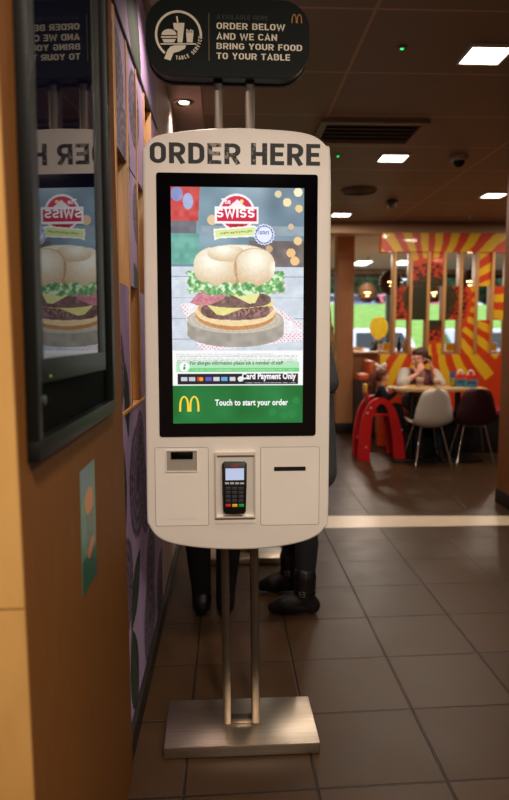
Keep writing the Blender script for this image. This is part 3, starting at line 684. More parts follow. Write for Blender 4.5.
# --- sign on top
SF = -.055
sg_out = [K(x, y, SF) for x, y in [(146, 40), (147.5, 18), (156, 4), (172, -4)]]
sL = K(145.8, 40, SF)[0]; sR = K(309.3, 44, SF)[0]; sT = K(228, -1.5, SF)[1]; sB = K(228, 76.5, SF)[1]
bm = new(); prism(bm, rrect(sL, sB, sR, sT, .078, 12), SF, SF+.012, bev=.002); sign = mk('sign_board', bm, mat('sign_green', C(12, 20, 16), .62, spec=.25), kio)
bm = new(); prism(bm, rrect(sL+.003, sB+.004, sR-.003, sT-.004, .075, 12), SF+.012, SF+.065); mk('sign_core', bm, mat('sign_core', C(12, 12, 12), .5), sign)
bm = new(); prism(bm, rrect(sL, sB, sR, sT, .078, 12), SF+.065, SF+.077, bev=.002); mk('sign_back', bm, MATS['sign_green'], sign)
for s, y0, y1, xa, xb in [('ORDER BELOW', 22.5, 32, 216.5, 285), ('AND WE CAN', 32.8, 42.2, 216.5, 277), ('BRING YOUR FOOD', 42.8, 52.4, 216.5, 302), ('TO YOUR TABLE', 52.6, 62, 216.5, 290)]:
    word(s, (xa, y0), (xb, y1-1.2), cream_print, sign, SF, 0, 'sign_lettering', .17)
word('AVAILABLE HERE', (216.5, 14.5), (268, 20.5), dim_print, sign, SF, 0, 'sign_lettering', .2)
x0, z1 = K(208.2, 13, SF); x1, z0 = K(209.6, 61, SF); bm = new(); box2(bm, (x0, SF-.0006, z0), (x1, SF, z1)); mk('divider_line', bm, mat('olive_line', C(92, 76, 40), .5), sign)
bm = new(); x0, z1 = K(291.5, 14, SF); x1, z0 = K(302, 23.5, SF); arches(bm, (x0+x1)/2, z0, x1-x0, z1-z0, SF); mk('arch_emblem', bm, mat('gold_print', C(190, 130, 40), .5), sign, False)
# tray-service pictogram
q = lambda x, y: K(x, y, SF)
ccx, ccz = q(178.5, 35); rr_ = q(202, 35)[0]-ccx
bm = new(); aseg = [math.radians(a) for a in range(-8, 236, 4)]
ringo = [(ccx+rr_*math.cos(a), ccz+rr_*math.sin(a)) for a in aseg]; ringi = [(ccx+rr_*.9*math.cos(a), ccz+rr_*.9*math.sin(a)) for a in aseg]
for i in range(len(aseg)-1):
    vs = [bm.verts.new((p[0], SF-.0006, p[1])) for p in (ringo[i], ringo[i+1], ringi[i+1], ringi[i])]; bm.faces.new(vs)
def flat(pts): prism(bm, [q(*p) for p in pts], SF-.0006, SF)
flat([(161.5, 35)]+[(169+7.6*math.cos(math.radians(a)), 35-6*math.sin(math.radians(a))) for a in range(170, 5, -15)]+[(176.6, 35)])
flat([(161, 36.2), (177, 36.2), (177, 37.8), (161, 37.8)]); flat([(162, 39), (176, 39), (174, 42.5), (164, 42.5)])
flat([(173, 23), (184.5, 23), (182.5, 42.5), (177.5, 42.5), (177.5, 31), (174, 29)]); flat([(176, 16.5), (177.5, 16), (178.6, 22.5), (177, 22.5)])
flat([(186, 32.5), (193.5, 32.5), (192.6, 42.5), (186.8, 42.5)]); 
for k in range(4): flat([(186.4+k*1.9, 29.2+(k % 2)), (187.6+k*1.9, 29.2+(k % 2)), (187.6+k*1.9, 32.2), (186.4+k*1.9, 32.2)])
flat([(160.5, 43.3), (196, 43.3), (196, 44.6), (160.5, 44.6)])
flat([(186, 45.3), (185, 48.5), (179, 51.5), (173.5, 53), (170.5, 60.5), (164.2, 58.6), (167.5, 50), (170.5, 46.5), (175, 45.3)])
mk('tray_pictogram', bm, cream_print, sign, False)
lets = 'TABLE SERVICE'
for i, ch in enumerate(lets):
    if ch == ' ': continue
    a = math.radians(-95 + i*(90/12.0)); R = rr_*.93
    x = ccx+R*math.cos(a); z = ccz+R*math.sin(a); hgt = .0105; gw = glyph(ch, .2)[0]*hgt*.92
    M = Matrix.Translation((x, 0, z)) @ Matrix.Rotation(-(a+math.pi/2), 4, 'Y') @ Matrix.Translation((-x, 0, -z))
    bm = new(); strokes(bm, ch, .2, 0, x-gw/2, z-hgt/2, hgt*.92, hgt, SF, M=M); mk('sign_lettering', bm, cream_print, sign, False)

def copy_tree(o, parent=None):
    c = o.copy(); COL.objects.link(c); c.parent = parent
    for ch in list(o.children): copy_tree(ch, c)
    return c
k2 = copy_tree(kio); k2.location = (.06, 3.70, 0); k2['label'] = 'second self order kiosk, farther back, only its steel base showing between the legs'

# ------------------------------------------------------------ left display cabinet on the pier
tvl = Vector((-.278, 1.2, 1.6))
tv = empty('display_screen', tvl, 0, 'portrait display screen in a black wall frame on the brown wood pier', 'screen')
def yz_ring(o0, o1, i0, i1, x0, x1, m, name, par, tilt=0):
    bm = new()
    for a, b in (((o0[0], o0[1]), (o1[0], i0[1])), ((o0[0], i1[1]), (o1[0], o1[1])), ((o0[0], i0[1]), (i0[0], i1[1])), ((i1[0], i0[1]), (o1[0], i1[1]))):
        box2(bm, (x0, a[0], a[1]), (x1, b[0], b[1]), .001)
    for v in bm.verts:
        v.co.x += (v.co.y-1.15)*tilt if v.co.x > x0+.002 else 0; v.co -= tvl
    return mk(name, bm, m, par)
yz_ring((.922, 1.085), (1.552, 2.40), (.942, 1.113), (1.522, 2.37), -.278, -.2605, frame_dark, 'outer_frame', tv)
bm = new(); box2(bm, (-.278, .942, 1.113), (-.276, 1.522, 2.37))
for v in bm.verts: v.co -= tvl
mk('back_panel', bm, mat('satin_black', C(2, 2, 2), .8, spec=.05), tv, False)
TLT = .050; gy0, gy1 = PX(41.5, 362, -.2725).y, PX(98, 352, -.2545).y; by0, by1 = PX(36, 380, -.272).y, PX(105, 366, -.251).y
yz_ring((by0, 1.19), (by1, 2.00), (gy0, 1.226), (gy1, 1.95), -.276, -.2605, mat('tv_bezel', C(15, 19, 18), .5, spec=.3), 'tv_bezel', tv, TLT)
bm = new(); box2(bm, (-.276, gy0, 1.226), (gy1*0-.262, gy1, 1.95))
for v in bm.verts:
    v.co.x += (v.co.y-1.15)*TLT if v.co.x > -.275 else 0; v.co -= tvl
mk('screen_glass', bm, glass_tv, tv, False)
for px, py, c, r in ((51.5, 376, (170, 220, 30), .0016), (58, 374.5, (60, 90, 80), .0012)):
    p = PX(px, py, -.266); p.x = -.2605+(p.y-1.15)*TLT; p -= tvl; bm = new(); ellip(bm, p, (.0008, r, r)); mk('status_light', bm, em('led_%d' % c[0], c, 1), tv)
p = PX(43, 400, -.273)-tvl; bm = new(); lathe(bm, [(.0, 0), (.007, 0), (.007, .003), (.005, .004), (0, .004)], seg=16); R = Matrix.Rotation(math.pi/2, 3, 'Y')
for v in bm.verts: v.co = R @ v.co + p
mk('key_lock', bm, mat('lock_metal', C(90, 100, 98), .3, .8), tv)
# sticker
a, b_ = 1.24, 1.374; z0, z1 = .764, 1.005
ny_, nx_ = 90, 50; Y, Z = np.meshgrid(np.linspace(a, b_, nx_), np.linspace(z1, z0, ny_)); u = (Y-a)/(b_-a); w = (z1-Z)/(z1-z0)
A = np.zeros(Y.shape+(3,)); A[:] = (92, 150, 132); A += ((fnoise(Y.shape, 6, 4)-.5)*30)[..., None]
A[(w < .22) & (u < .6)] = (104, 140, 150)
A[(w > .72)] = (20, 96, 76); A[(np.hypot((u-.55)/.28, (w-.30)/.11) < 1)] = (232, 140, 66); A[(np.abs(u-.62) < .28) & (w > .40) & (w < .68) & (fnoise(Y.shape, 1.5, 9) > .35)] = (96, 112, 106)
A[np.hypot((u-.62+(w-.7)*2)/.2, (w-.7)/.07) < 1] = (232, 130, 60)
A = A*.82
stk = grid_paint('wall_sticker', vcol_mat('sticker_print', .4), None, (0, 0, 0), (0, 1, 0), (0, 0, 1), b_-a, z1-z0, nx_, ny_, A, thick=.0008)
stk.location = (-.2772, a, z0); tag(stk, 'teal and orange vertical sticker on the brown wood pier below the screen', 'sticker')

# ------------------------------------------------------------ ceiling fittings
lit = em('panel_lit', (255, 246, 228), 6)
LAB = ['square ceiling light at the top right, nearest the camera', 'square ceiling light second from the camera, between dome camera and kiosk', 'square ceiling light partly hidden by the kiosk edge', 'square ceiling light at the right above the orange divider']
for i, (x, y) in enumerate(PANEL_LIGHTS):
    t = empty('ceiling_light', (x, y, 2.5), 0, LAB[i], 'ceiling light', 'square ceiling lights')
    bm = new(); ringp(bm, rrect(-.100, -.100, .100, .100, .004), rrect(-.090, -.090, .090, .090, .003), 0, .012)
    for v in bm.verts: v.co = Vector((v.co.x, v.co.z, -v.co.y))
    mk('frame', bm, mat('lamp_frame', C(190, 180, 165), .5), t, False)
    bm = new(); box2(bm, (-.090, -.090, -.008), (.090, .090, -.001)); mk('diffuser', bm, lit, t, False)
t = empty('downlight', (DOWN[0][0], DOWN[0][1], 2.492), 0, 'round recessed downlight in the ceiling between sign and wall', 'downlight')
bm = new(); lathe(bm, [(.055, 0), (.056, -.006), (.046, -.010), (.042, -.004), (.040, 0)], seg=32); mk('rim', bm, mat('downlight_rim', C(120, 112, 104), .3, .8), t)
bm = new(); lathe(bm, [(0, -.003), (.026, -.003), (.026, -.001)], seg=24); mk('bulb', bm, em('bulb_lit', (255, 240, 220), 8), t)
for (x, y), lb in zip(DOWN[1:], ('', '')):
    pass
# air grille, round vent, dome camera, speakers, LEDs
t = empty('air_grille', (.86, 4.19, 2.5), 0, 'rectangular air conditioning grille in the ceiling left of the second light', 'vent')
bm = new(); ringp(bm, rrect(-.32, -.23, .32, .23, .01), rrect(-.28, -.19, .28, .19, .005), 0, .022)
for v in bm.verts: v.co = Vector((v.co.x, v.co.z, -v.co.y))
mk('frame', bm, mat('grille_frame', C(120, 98, 82), .5), t, False)
bm = new(); box2(bm, (-.28, -.19, -.003), (.28, .19, -.001)); mk('backing', bm, mat('grille_dark', C(70, 58, 48), .7), t)
for k in range(5):
    bm = new(); box(bm, (0, -.15+k*.075, -.011), (.55, .05, .003), rot=Matrix.Rotation(.25, 3, 'X')); mk('louvre', bm, mat('grille_slat', C(96, 79, 66), .5), t)
pv = PZ(359, 190, 2.5)
t = empty('round_vent', pv, 0, 'round ceiling air diffuser close to the kiosk edge', 'vent')
bm = new()
for k, r in enumerate((.15, .115, .08, .045)): lathe(bm, [(r, -.002-.004*k), (r+.004, -.008-.004*k), (r-.012, -.020-.003*k), (r-.014, -.014-.003*k), (r, -.002-.004*k)], seg=40)
mk('rings', bm, mat('vent_rings', C(96, 80, 68), .5), t)
bm = new(); lathe(bm, [(0, -.001), (.15, -.001), (.15, -.003), (0, -.003)], seg=40); mk('backing', bm, MATS['grille_dark'], t)
pd = PZ(459, 156.5, 2.5)
t = empty('dome_camera', pd, 0, 'dome security camera on the ceiling with pale ring mount', 'camera')
bm = new(); lathe(bm, [(0, -.001), (.062, -.001), (.064, -.02), (.058, -.030), (.044, -.034), (.044, -.02), (0, -.02)], seg=36); mk('mount', bm, mat('camera_mount', C(170, 150, 132), .5), t)
bm = new(); lathe(bm, [(.043, -.030), (.041, -.045), (.032, -.062), (.018, -.072), (0, -.075)], seg=28); mk('dome', bm, black_gloss, t)
pd = PZ(392, 200.5, 2.5)
t = empty('motion_sensor', pd, 0, 'small dark box-shaped sensor hanging from the ceiling above the sunflower divider', 'sensor')
bm = new(); box(bm, (0, 0, -.012), (.10, .08, .022), .004); mk('mount', bm, mat('sensor_grey', C(72, 64, 60), .5), t)
bm = new(); box(bm, (0, -.005, -.045), (.07, .06, .05), .01); mk('housing', bm, MATS['sensor_grey'], t)
for px, py, lb in ((402, 47, 'small ceiling emergency indicator with green light near the top light'), (338, 155, 'small ceiling emergency indicator with green light beside the kiosk corner')):
    p = PZ(px, py, 2.5); t = empty('indicator_light', p, 0, lb, 'indicator light', 'green ceiling indicators')
    bm = new(); lathe(bm, [(0, -.001), (.022, -.001), (.020, -.006), (0, -.007)], seg=24); mk('bezel', bm, mat('led_bezel', C(96, 82, 70), .5), t)
    bm = new(); ellip(bm, (0, 0, -.008), (.008, .006, .004)); mk('led', bm, em('green_led', (40, 240, 120), 2), t)
p = PZ(451, 226.5, 2.5); p.y = 7.1
t = empty('sprinkler', (p.x, 7.1, 2.5), 0, 'small sprinkler head on the ceiling just before the orange divider', 'sprinkler')
bm = new(); lathe(bm, [(0, -.001), (.03, -.001), (.028, -.008), (.009, -.010), (.009, -.03), (.02, -.032), (0, -.034)], seg=20); mk('head', bm, chrome, t)
#PART2
# ------------------------------------------------------------ people
def hull(bm, a, ra, b=None, rb=None, seg=10):
    t = bmesh.new()
    for c, r in ((a, ra), (b, rb)):
        if c is None: continue
        if not isinstance(r, (tuple, list)): r = (r, r, r)
        ellip(t, Vector(c), r, u=seg, v=max(6, seg*2//3))
    if b is not None:
        res = bmesh.ops.convex_hull(t, input=t.verts); dead = list({g for g in res['geom_interior'] + res['geom_unused'] if isinstance(g, bmesh.types.BMVert)})
        if dead: bmesh.ops.delete(t, geom=dead, context='VERTS')
    me = bpy.data.meshes.new('tmp'); t.to_mesh(me); t.free(); bm.from_mesh(me); bpy.data.meshes.remove(me)
def fuse(name, bm, m, parent=None, voxel=.008, sm=3, disp=None):
    """join overlapping volumes into one continuous skin"""
    me = bpy.data.meshes.new(name); bm.to_mesh(me); bm.free(); o = bpy.data.objects.new(name, me); COL.objects.link(o)
    r = o.modifiers.new('r', 'REMESH'); r.mode = 'VOXEL'; r.voxel_size = voxel
    if sm: q = o.modifiers.new('s', 'SMOOTH'); q.iterations = sm; q.factor = .5
    dg = bpy.context.evaluated_depsgraph_get(); me2 = bpy.data.meshes.new_from_object(o.evaluated_get(dg)); bpy.data.objects.remove(o)
    me2.name = name; me2.materials.clear(); me2.materials.append(m)
    if disp:
        for v in me2.vertices: v.co += disp(v.co)
    for p in me2.polygons: p.use_smooth = True
    o = bpy.data.objects.new(name, me2); return link(o, parent)
def hand(bm, w, d, n, s=1, curl=.35, side=1):
    """palm plus five fingers: wrist w, pointing d, palm facing n, thumb on side"""
    d = Vector(d).normalized(); n = Vector(n); n = (n-d*n.dot(d)).normalized(); t = d.cross(n).normalized()*side
    k = [w+d*.085*s+t*(.03-.02*i)*s for i in range(4)]
    for q in k: hull(bm, w+d*.012*s, .019*s, q, .0115*s, 8)
    for q, ln in zip(k, (.068, .078, .072, .056)):
        p = q; a = curl*.5; 
        for j in range(3):
            dd = d*math.cos(a)+n*math.sin(a); e = p+dd*ln*(.45, .32, .23)[j]*s; hull(bm, p, (.0098-.0009*j)*s, e, (.0092-.0012*j)*s, 8); p = e; a += curl
    b = w+d*.022*s+t*.024*s; p = b
    for j, ln in enumerate((.038, .032, .026)):
        dd = (t*(.85-.25*j)+d*(.6+.15*j)+n*(.25+.2*j)).normalized(); e = p+dd*ln*s; hull(bm, p, (.0145-.002*j)*s, e, (.0125-.002*j)*s, 8); p = e
def frame_from(fwd, up=(0, 0, 1)):
    f = Vector(fwd).normalized(); z = Vector(up); x = z.cross(-f).normalized()*-1; x = f.cross(z).normalized()*-1
    z2 = Vector((0, 0, 1)); x = (-f).cross(z2).normalized()*-1
    y = -f; x = y.cross(z2).normalized(); z3 = x.cross(y).normalized(); return Matrix((x, y, z3)).transposed()
def head(bm, c, R, s=1):
    P = lambda *p: Vector(c)+R @ (Vector(p)*s)
    def e(p, r): 
        vs = ellip(bm, (0, 0, 0), [q*s for q in r], u=16, v=12)
        for v in vs: v.co = Vector(c)+R @ (v.co+Vector(p)*s)
    e((0, .012, .028), (.073, .092, .085)); e((0, -.022, -.02), (.060, .066, .07)); e((0, -.038, -.068), (.040, .042, .034)); e((0, -.055, -.085), (.020, .018, .014))
    hull(bm, P(0, -.086, .012), .008*s, P(0, -.108, -.022), .0115*s); hull(bm, P(-.012, -.094, -.024), .007*s, P(.012, -.094, -.024), .007*s)
    hull(bm, P(-.045, -.072, .034), .009*s, P(-.008, -.086, .030), .008*s); hull(bm, P(.045, -.072, .034), .009*s, P(.008, -.086, .030), .008*s)
    hull(bm, P(-.020, -.080, -.050), .006*s, P(.020, -.080, -.050), .006*s); hull(bm, P(-.016, -.079, -.060), .007*s, P(.016, -.079, -.060), .007*s)
    for sx in (-1, 1):
        hull(bm, P(sx*.072, .010, .012), (.007*s, .014*s, .014*s), P(sx*.070, .006, -.022), (.006*s, .009*s, .010*s)); e((sx*.042, -.050, -.022), (.022, .022, .024))
def eyes(par, c, R, s=1):
    for sx in (-1, 1):
        bm = new(); p = Vector(c)+R @ (Vector((sx*.030, -.074, .012))*s); ellip(bm, p, (.0115*s,)*3, u=14, v=10); ey = mk('eye', bm, mat('eye_white', C(225, 220, 212), .3), par)
        bm = new(); p = Vector(c)+R @ (Vector((sx*.030, -.0825, .012))*s); ellip(bm, p, (.0048*s,)*3, u=12, v=8); mk('iris', bm, mat('iris_brown', C(50, 34, 24), .2), ey)
def limbs(bm, J, s, r=None, arms=True, legs=True, torso=True, inflate=0):
    i = inflate
    if torso:
        sh = (J['shL']+J['shR'])/2; ax = (J['shL']-J['shR']).normalized()
        hull(bm, J['shL'], (.055+i)*s, J['shR'], (.055+i)*s); hull(bm, J['chest']+ax*.06*s, (.095+i)*s, J['chest']-ax*.06*s, (.095+i)*s)
        hull(bm, J['chest']+ax*.06*s, (.095+i)*s, J['shL'], (.05+i)*s); hull(bm, J['chest']-ax*.06*s, (.095+i)*s, J['shR'], (.05+i)*s)
        hull(bm, J['chest'], (.105+i)*s, J['waist'], (.10+i)*s); hull(bm, J['chest']+ax*.05*s, (.09+i)*s, J['waist']+ax*.04*s, (.085+i)*s); hull(bm, J['chest']-ax*.05*s, (.09+i)*s, J['waist']-ax*.04*s, (.085+i)*s)
        hull(bm, J['waist']+ax*.035*s, (.088+i)*s, J['hipL'], (.095+i)*s); hull(bm, J['waist']-ax*.035*s, (.088+i)*s, J['hipR'], (.095+i)*s)
    if arms:
        for q in 'LR':
            hull(bm, J['sh'+q], (.05+i)*s, J['el'+q], (.038+i)*s); hull(bm, J['el'+q], (.038+i)*s, J['wr'+q], (.026+i)*s)
    if legs:
        hull(bm, J['hipL'], (.095+i)*s, J['hipR'], (.095+i)*s)
        for q in 'LR':
            hull(bm, J['hip'+q], (.088+i)*s, J['kn'+q], (.055+i)*s); hull(bm, J['kn'+q], (.054+i)*s, J['kn'+q].lerp(J['an'+q], .35)+J['_cf']*.014*s, (.052+i)*s); hull(bm, J['kn'+q].lerp(J['an'+q], .35)+J['_cf']*.014*s, (.052+i)*s, J['an'+q], (.034+i)*s)
def foot(bm, an, fd, s=1, r=.036, ln=.155, sole=.0, drop=.062):
    fd = Vector(fd).normalized(); g = Vector((0, 0, 1))
    heel = an-fd*.035*s-g*drop*s*.55; toe = an+fd*ln*s-g*drop*s*.68; ball = an+fd*ln*.62*s-g*drop*s*.5
    hull(bm, an, (r+.004)*s, heel, (r*.95)*s); hull(bm, an, r*s, ball, (r*.98)*s); hull(bm, heel, r*.85*s, ball, r*s); hull(bm, ball, r*s, toe, (r*.72, r*.72, r*.58) if s == 1 else r*.6*s)
def person(label, J, face, s=1, skin=skin_m, group=None, hands=None, voxel=.008, curl=.35, feet=(0, -1, 0)):
    base = Vector((J['hipL'].x/2+J['hipR'].x/2, J['hipL'].y/2+J['hipR'].y/2, 0))
    J['_cf'] = -Vector(feet).normalized()
    bm = new(); limbs(bm, J, s, inflate=-.004); hull(bm, J['neck']-Vector((0, 0, .06))*s, .055*s, J['head']+Vector((0, 0, -.04))*s, .046*s)
    R = frame_from(face); head(bm, J['head'], R, s)
    for q, side in (('L', 1), ('R', -1)):
        d, n = hands[q] if hands else (Vector((0, 0, -1)), Vector((0, 0, 0))+(J['shR']-J['shL'])*(1 if q == 'L' else -1))
        hand(bm, J['wr'+q], d, n, s*.95, curl, J.get('thumb'+q, side)); foot(bm, J['an'+q], feet, s, r=.026, drop=.050, ln=.115)
    o = fuse('person', bm, skin, None, voxel, 2); tag(o, label, 'person', group); eyes(o, J['head'], R, s)
    return o, R
def standing(root, rz, s=1, **kw):
    d = dict(hipL=(.085, 0, .86), hipR=(-.085, 0, .86), knL=(.10, -.015, .47), knR=(-.10, -.015, .47), anL=(.105, .015, .085), anR=(-.105, .015, .085), waist=(0, 0, 1.04), chest=(0, .005, 1.21),
             shL=(.165, .01, 1.345), shR=(-.165, .01, 1.345), neck=(0, .015, 1.41), head=(0, -.01, 1.545), elL=(.215, .03, 1.08), elR=(-.215, .03, 1.08), wrL=(.205, -.05, .86), wrR=(-.205, -.05, .86)); d.update(kw)
    M = Matrix.Rotation(rz, 3, 'Z'); return {k: Vector(root)+M @ (Vector(v)*s) for k, v in d.items()}, M
def hairmat(n, c1, c2): return mat(n, c1, .55, col2=c2, noise_scale=26, stretch=(6, 6, .5), bump=.5)
def hair_cap(name, c, R, m, par, s=1, extra=None, voxel=.007):
    bm = new()
    def e(p, r):
        vs = ellip(bm, (0, 0, 0), [q*s for q in r], u=18, v=12)
        for v in vs: v.co = Vector(c)+R @ (v.co+Vector(p)*s)
    e((0, .026, .042), (.082, .092, .086)); e((0, -.02, .078), (.066, .058, .045)); e((0, .05, -.01), (.074, .062, .07))
    if extra: extra(bm, lambda *p: Vector(c)+R @ (Vector(p)*s))
    return fuse(name, bm, m, par, voxel*s, 1, disp=lambda v: Vector((noise.noise(v*38)*.004, noise.noise(v*38+Vector((5, 0, 0)))*.004, 0)))

# shopper in black behind the kiosk (facing the second kiosk, back to us)
J, M = standing((-.07, 2.98, 0), math.pi, .97, anL=(.056, .02, .078), anR=(-.056, .02, .078), knL=(.082, -.015, .47), knR=(-.082, -.015, .47), shL=(.145, .01, 1.345), shR=(-.145, .01, 1.345), elL=(.15, -.03, 1.10), elR=(-.165, .0, 1.10), wrL=(.11, -.20, 1.05), wrR=(-.16, -.05, .87))
fwd = M @ Vector((0, -1, 0))
pa, R = person('person in black trousers and dark shoes standing behind the kiosk, back to the camera', J, fwd, .97, feet=fwd, hands={'L': (fwd, (0, 0, -1)), 'R': (Vector((0, 0, -1)), (1, 0, 0))})
bm = new(); limbs(bm, J, .97, torso=False, arms=False, inflate=.012)
for q in 'LR': hull(bm, J['an'+q]+Vector((0, 0, .03)), .046, J['kn'+q], .062)
fuse('trousers', bm, black_cloth, pa, .009, 3)
bm = new(); limbs(bm, J, .97, legs=False, inflate=.014); hull(bm, J['hipL'], .115, J['hipR'], .115)
fuse('coat', bm, navy, pa, .009, 3)
for q in 'LR':
    bm = new(); foot(bm, J['an'+q], fwd, .97, r=.046, drop=.062); hull(bm, J['an'+q], .042, J['an'+q]+Vector((0, 0, .05)), .044); fuse('shoe', bm, boot_leather, pa, .006, 2)
hair_cap('hair', J['head'], R, hairmat('dark_hair', C(46, 30, 22), C(26, 18, 14)), pa, .97, lambda b, P: hull(b, P(0, .07, -.01), .06, P(0, .07, -.12), .045))

# woman with long fair hair and buckle boots, side on
J, M = standing((.355, 3.06, 0), -math.pi/2, .97, anL=(.145, -.012, .080), anR=(-.13, -.055, .080), knL=(.125, -.02, .47), knR=(-.11, -.06, .47), hipL=(.085, .0, .86), elL=(.21, .075, 1.09), wrL=(.19, -.10, 1.0), wrR=(-.17, -.22, 1.1), elR=(-.21, -.02, 1.08))
fwd = M @ Vector((0, -1, 0))
pb, R = person('person with long fair hair, grey coat and black buckled boots behind the kiosk', J, fwd, .97, feet=fwd, hands={'L': (fwd, (0, .3, -1)), 'R': (fwd, (0, 0, -1))})
bm = new(); limbs(bm, J, .97, torso=False, arms=False, inflate=.006); fuse('leggings', bm, black_cloth, pb, .009, 3)
bm = new(); limbs(bm, J, .97, legs=False, inflate=.016)
for dx, dy in ((.02, -.10), (.02, .10), (-.02, .0)): hull(bm, J['waist']+Vector((dx, dy*.8, 0)), .10, Vector((.385+dx, 3.06+dy, .645)), .088)
hull(bm, J['chest']+Vector((.05, 0, .02)), .09, J['waist']+Vector((.05, 0, 0)), .09)
fuse('coat', bm, mat('grey_coat', C(66, 68, 70), .9, noise_amt=.2, noise_scale=18, bump=.3), pb, .010, 3)
for q in 'LR':
    bm = new(); foot(bm, J['an'+q], fwd, .97, r=.043, ln=.150, drop=.072); hull(bm, J['an'+q], .047, J['an'+q]+Vector((0, 0, .10)), .054)
    bt = fuse('boot', bm, boot_leather, pb, .006, 2)
    a = J['an'+q]+Vector((0, 0, .03)); bm = new(); lathe(bm, [(.0475, -.009), (.0505, -.008), (.0505, .008), (.0475, .009)], a, 24); mk('ankle_strap', bm, black_plastic, bt)
    bm = new(); c = a+Vector((-.018, -.0485, 0)); Rz = Matrix.Rotation(-.35, 3, 'Z')
    for p, d in (((-.011, 0, 0), (.004, .004, .026)), ((.011, 0, 0), (.004, .004, .026)), ((0, 0, .011), (.026, .004, .004)), ((0, 0, -.011), (.026, .004, .004)), ((.002, 0, 0), (.02, .003, .003))): box(bm, c+Rz @ Vector(p), d, .0008, Rz)
    mk('buckle', bm, chrome, bt)
def bh(b, P):
    for k in range(11):
        a = -1.2+.24*k; w1 = .03*math.sin(k*2.3)
        hull(b, P(.06*math.sin(a), .06, .02), .034, P(.095*math.sin(a), .105+w1*.3, -.26), .022)
        hull(b, P(.095*math.sin(a), .105+w1*.3, -.26), .020, P(.10*math.sin(a), .130+w1*.5, -.40), .013); hull(b, P(.10*math.sin(a), .130+w1*.5, -.40), .012, P(.10*math.sin(a+.1), .125+w1*.5, -.50-.03*math.sin(k*1.7)), .006)
hair_cap('hair', J['head'], R, hairmat('fair_hair', C(176, 136, 84), C(110, 78, 46)), pb, .97, bh)

# ------------------------------------------------------------ dining area
def shell_chair(label, x, y, rz, m, grp='moulded shell chairs'):
    t = empty('shell_chair', (x, y, 0), rz, label, 'chair', grp)
    prof = [(.20, .405, .195), (.15, .415, .21), (.06, .395, .222), (-.04, .385, .226), (-.12, .40, .224), (-.17, .455, .218), (-.195, .53, .208), (-.21, .60, .192), (-.222, .67, .17), (-.230, .715, .145), (-.233, .740, .11), (-.234, .750, .06)]
    bm = new(); rows = []; NU = 14
    for i, (py, pz, hw) in enumerate(prof):
        row = []
        bk = min(1, max(0, (i-3)/4))
        hw *= .90
        for k in range(NU+1):
            u = -1+2*k/NU; e = abs(u)**2.4
            row.append(bm.verts.new((u*hw, py+e*.065*bk, pz-(.018 if i < 6 else .018*(11-i)/5)+e*(.055*(1-bk)+.0))))
        rows.append(row)
    for i in range(len(rows)-1):
        for k in range(NU): bm.faces.new((rows[i][k], rows[i][k+1], rows[i+1][k+1], rows[i+1][k]))
    bmesh.ops.subdivide_edges(bm, edges=bm.edges[:], cuts=1, smooth=.8, use_grid_fill=True)
    bmesh.ops.recalc_face_normals(bm, faces=bm.faces); bmesh.ops.solidify(bm, geom=bm.faces[:], thickness=.008)
    mk('shell', bm, m, t, ang=60)
    for sx in (-1, 1):
        for fy, ty in ((-.165, -.08), (.19, .09)):
            bm = new(); tube(bm, [(sx*.085, ty, .392), (sx*.105, ty*1.15, .368), (sx*.178, fy, .008)], .0072, 10); tube(bm, [(sx*.178, fy, .0), (sx*.178, fy, .010)], .010, 10, mi=0); mk('leg', bm, chrome, t)
    bm = new()
    for sx in (-1, 1): tube(bm, [(sx*.1, -.085, .372), (sx*.1, .1, .372)], .006, 8)
    for yy in (-.085, .1): tube(bm, [(-.1, yy, .372), (.1, yy, .372)], .006, 8)
    mk('under_frame', bm, chrome, t); return t
p = PZ(431.8, 466.5, 0); shell_chair('white moulded shell chair with chrome legs at the table, back to the camera', p.x, p.y+.165, .10, white_pl)
p = PZ(477, 465, 0); shell_chair('dark maroon moulded shell chair with chrome legs right of the white chair', p.x, p.y+.165, -.10, maroon_pl)
def dining_table(label, x0, x1, y0, y1, z=.735):
    t = empty('dining_table', ((x0+x1)/2, (y0+y1)/2, 0), 0, label, 'table', 'dining tables'); hx, hy = (x1-x0)/2, (y1-y0)/2
    bm = new(); prism(bm, rrect(-hx, -hy, hx, hy, .06), z-.028, z, plane='XY', bev=.004); mk('tabletop', bm, wood_table, t)
    bm = new(); lathe(bm, [(.03, .02), (.03, z-.04), (.09, z-.03), (.09, z-.028)], seg=20); mk('pedestal', bm, black_plastic, t)
    bm = new(); box(bm, (0, 0, .012), (.42, .40, .022), .006); mk('base_plate', bm, black_plastic, t)
xa = PY(396, 392, 6.45).x; xb = PY(441, 390, 6.45).x; xc = PY(489, 390, 6.45).x
TY0, TY1, TZ = 6.44, 6.90, .735
dining_table('wooden dining table in front of the seated woman', xa, xb-.01, TY0, TY1); dining_table('wooden dining table behind the dark maroon chair', xb+.01, xc, TY0, TY1)
# banquette
bm = new(); bl = empty('banquette', (2.9, 7.1, 0), 0, 'low dark banquette with magenta seat along the orange divider', 'bench')
box2(bm, (-.98, -.12, 0), (1.4, .22, .40), .004); mk('base', bm, mat('bench_base', C(24, 18, 18), .7), bl)
bm = new(); box2(bm, (-1.0, -.15, .401), (1.42, .225, .465), .02); mk('seat', bm, mat('magenta_vinyl', C(140, 34, 66), .5), bl)
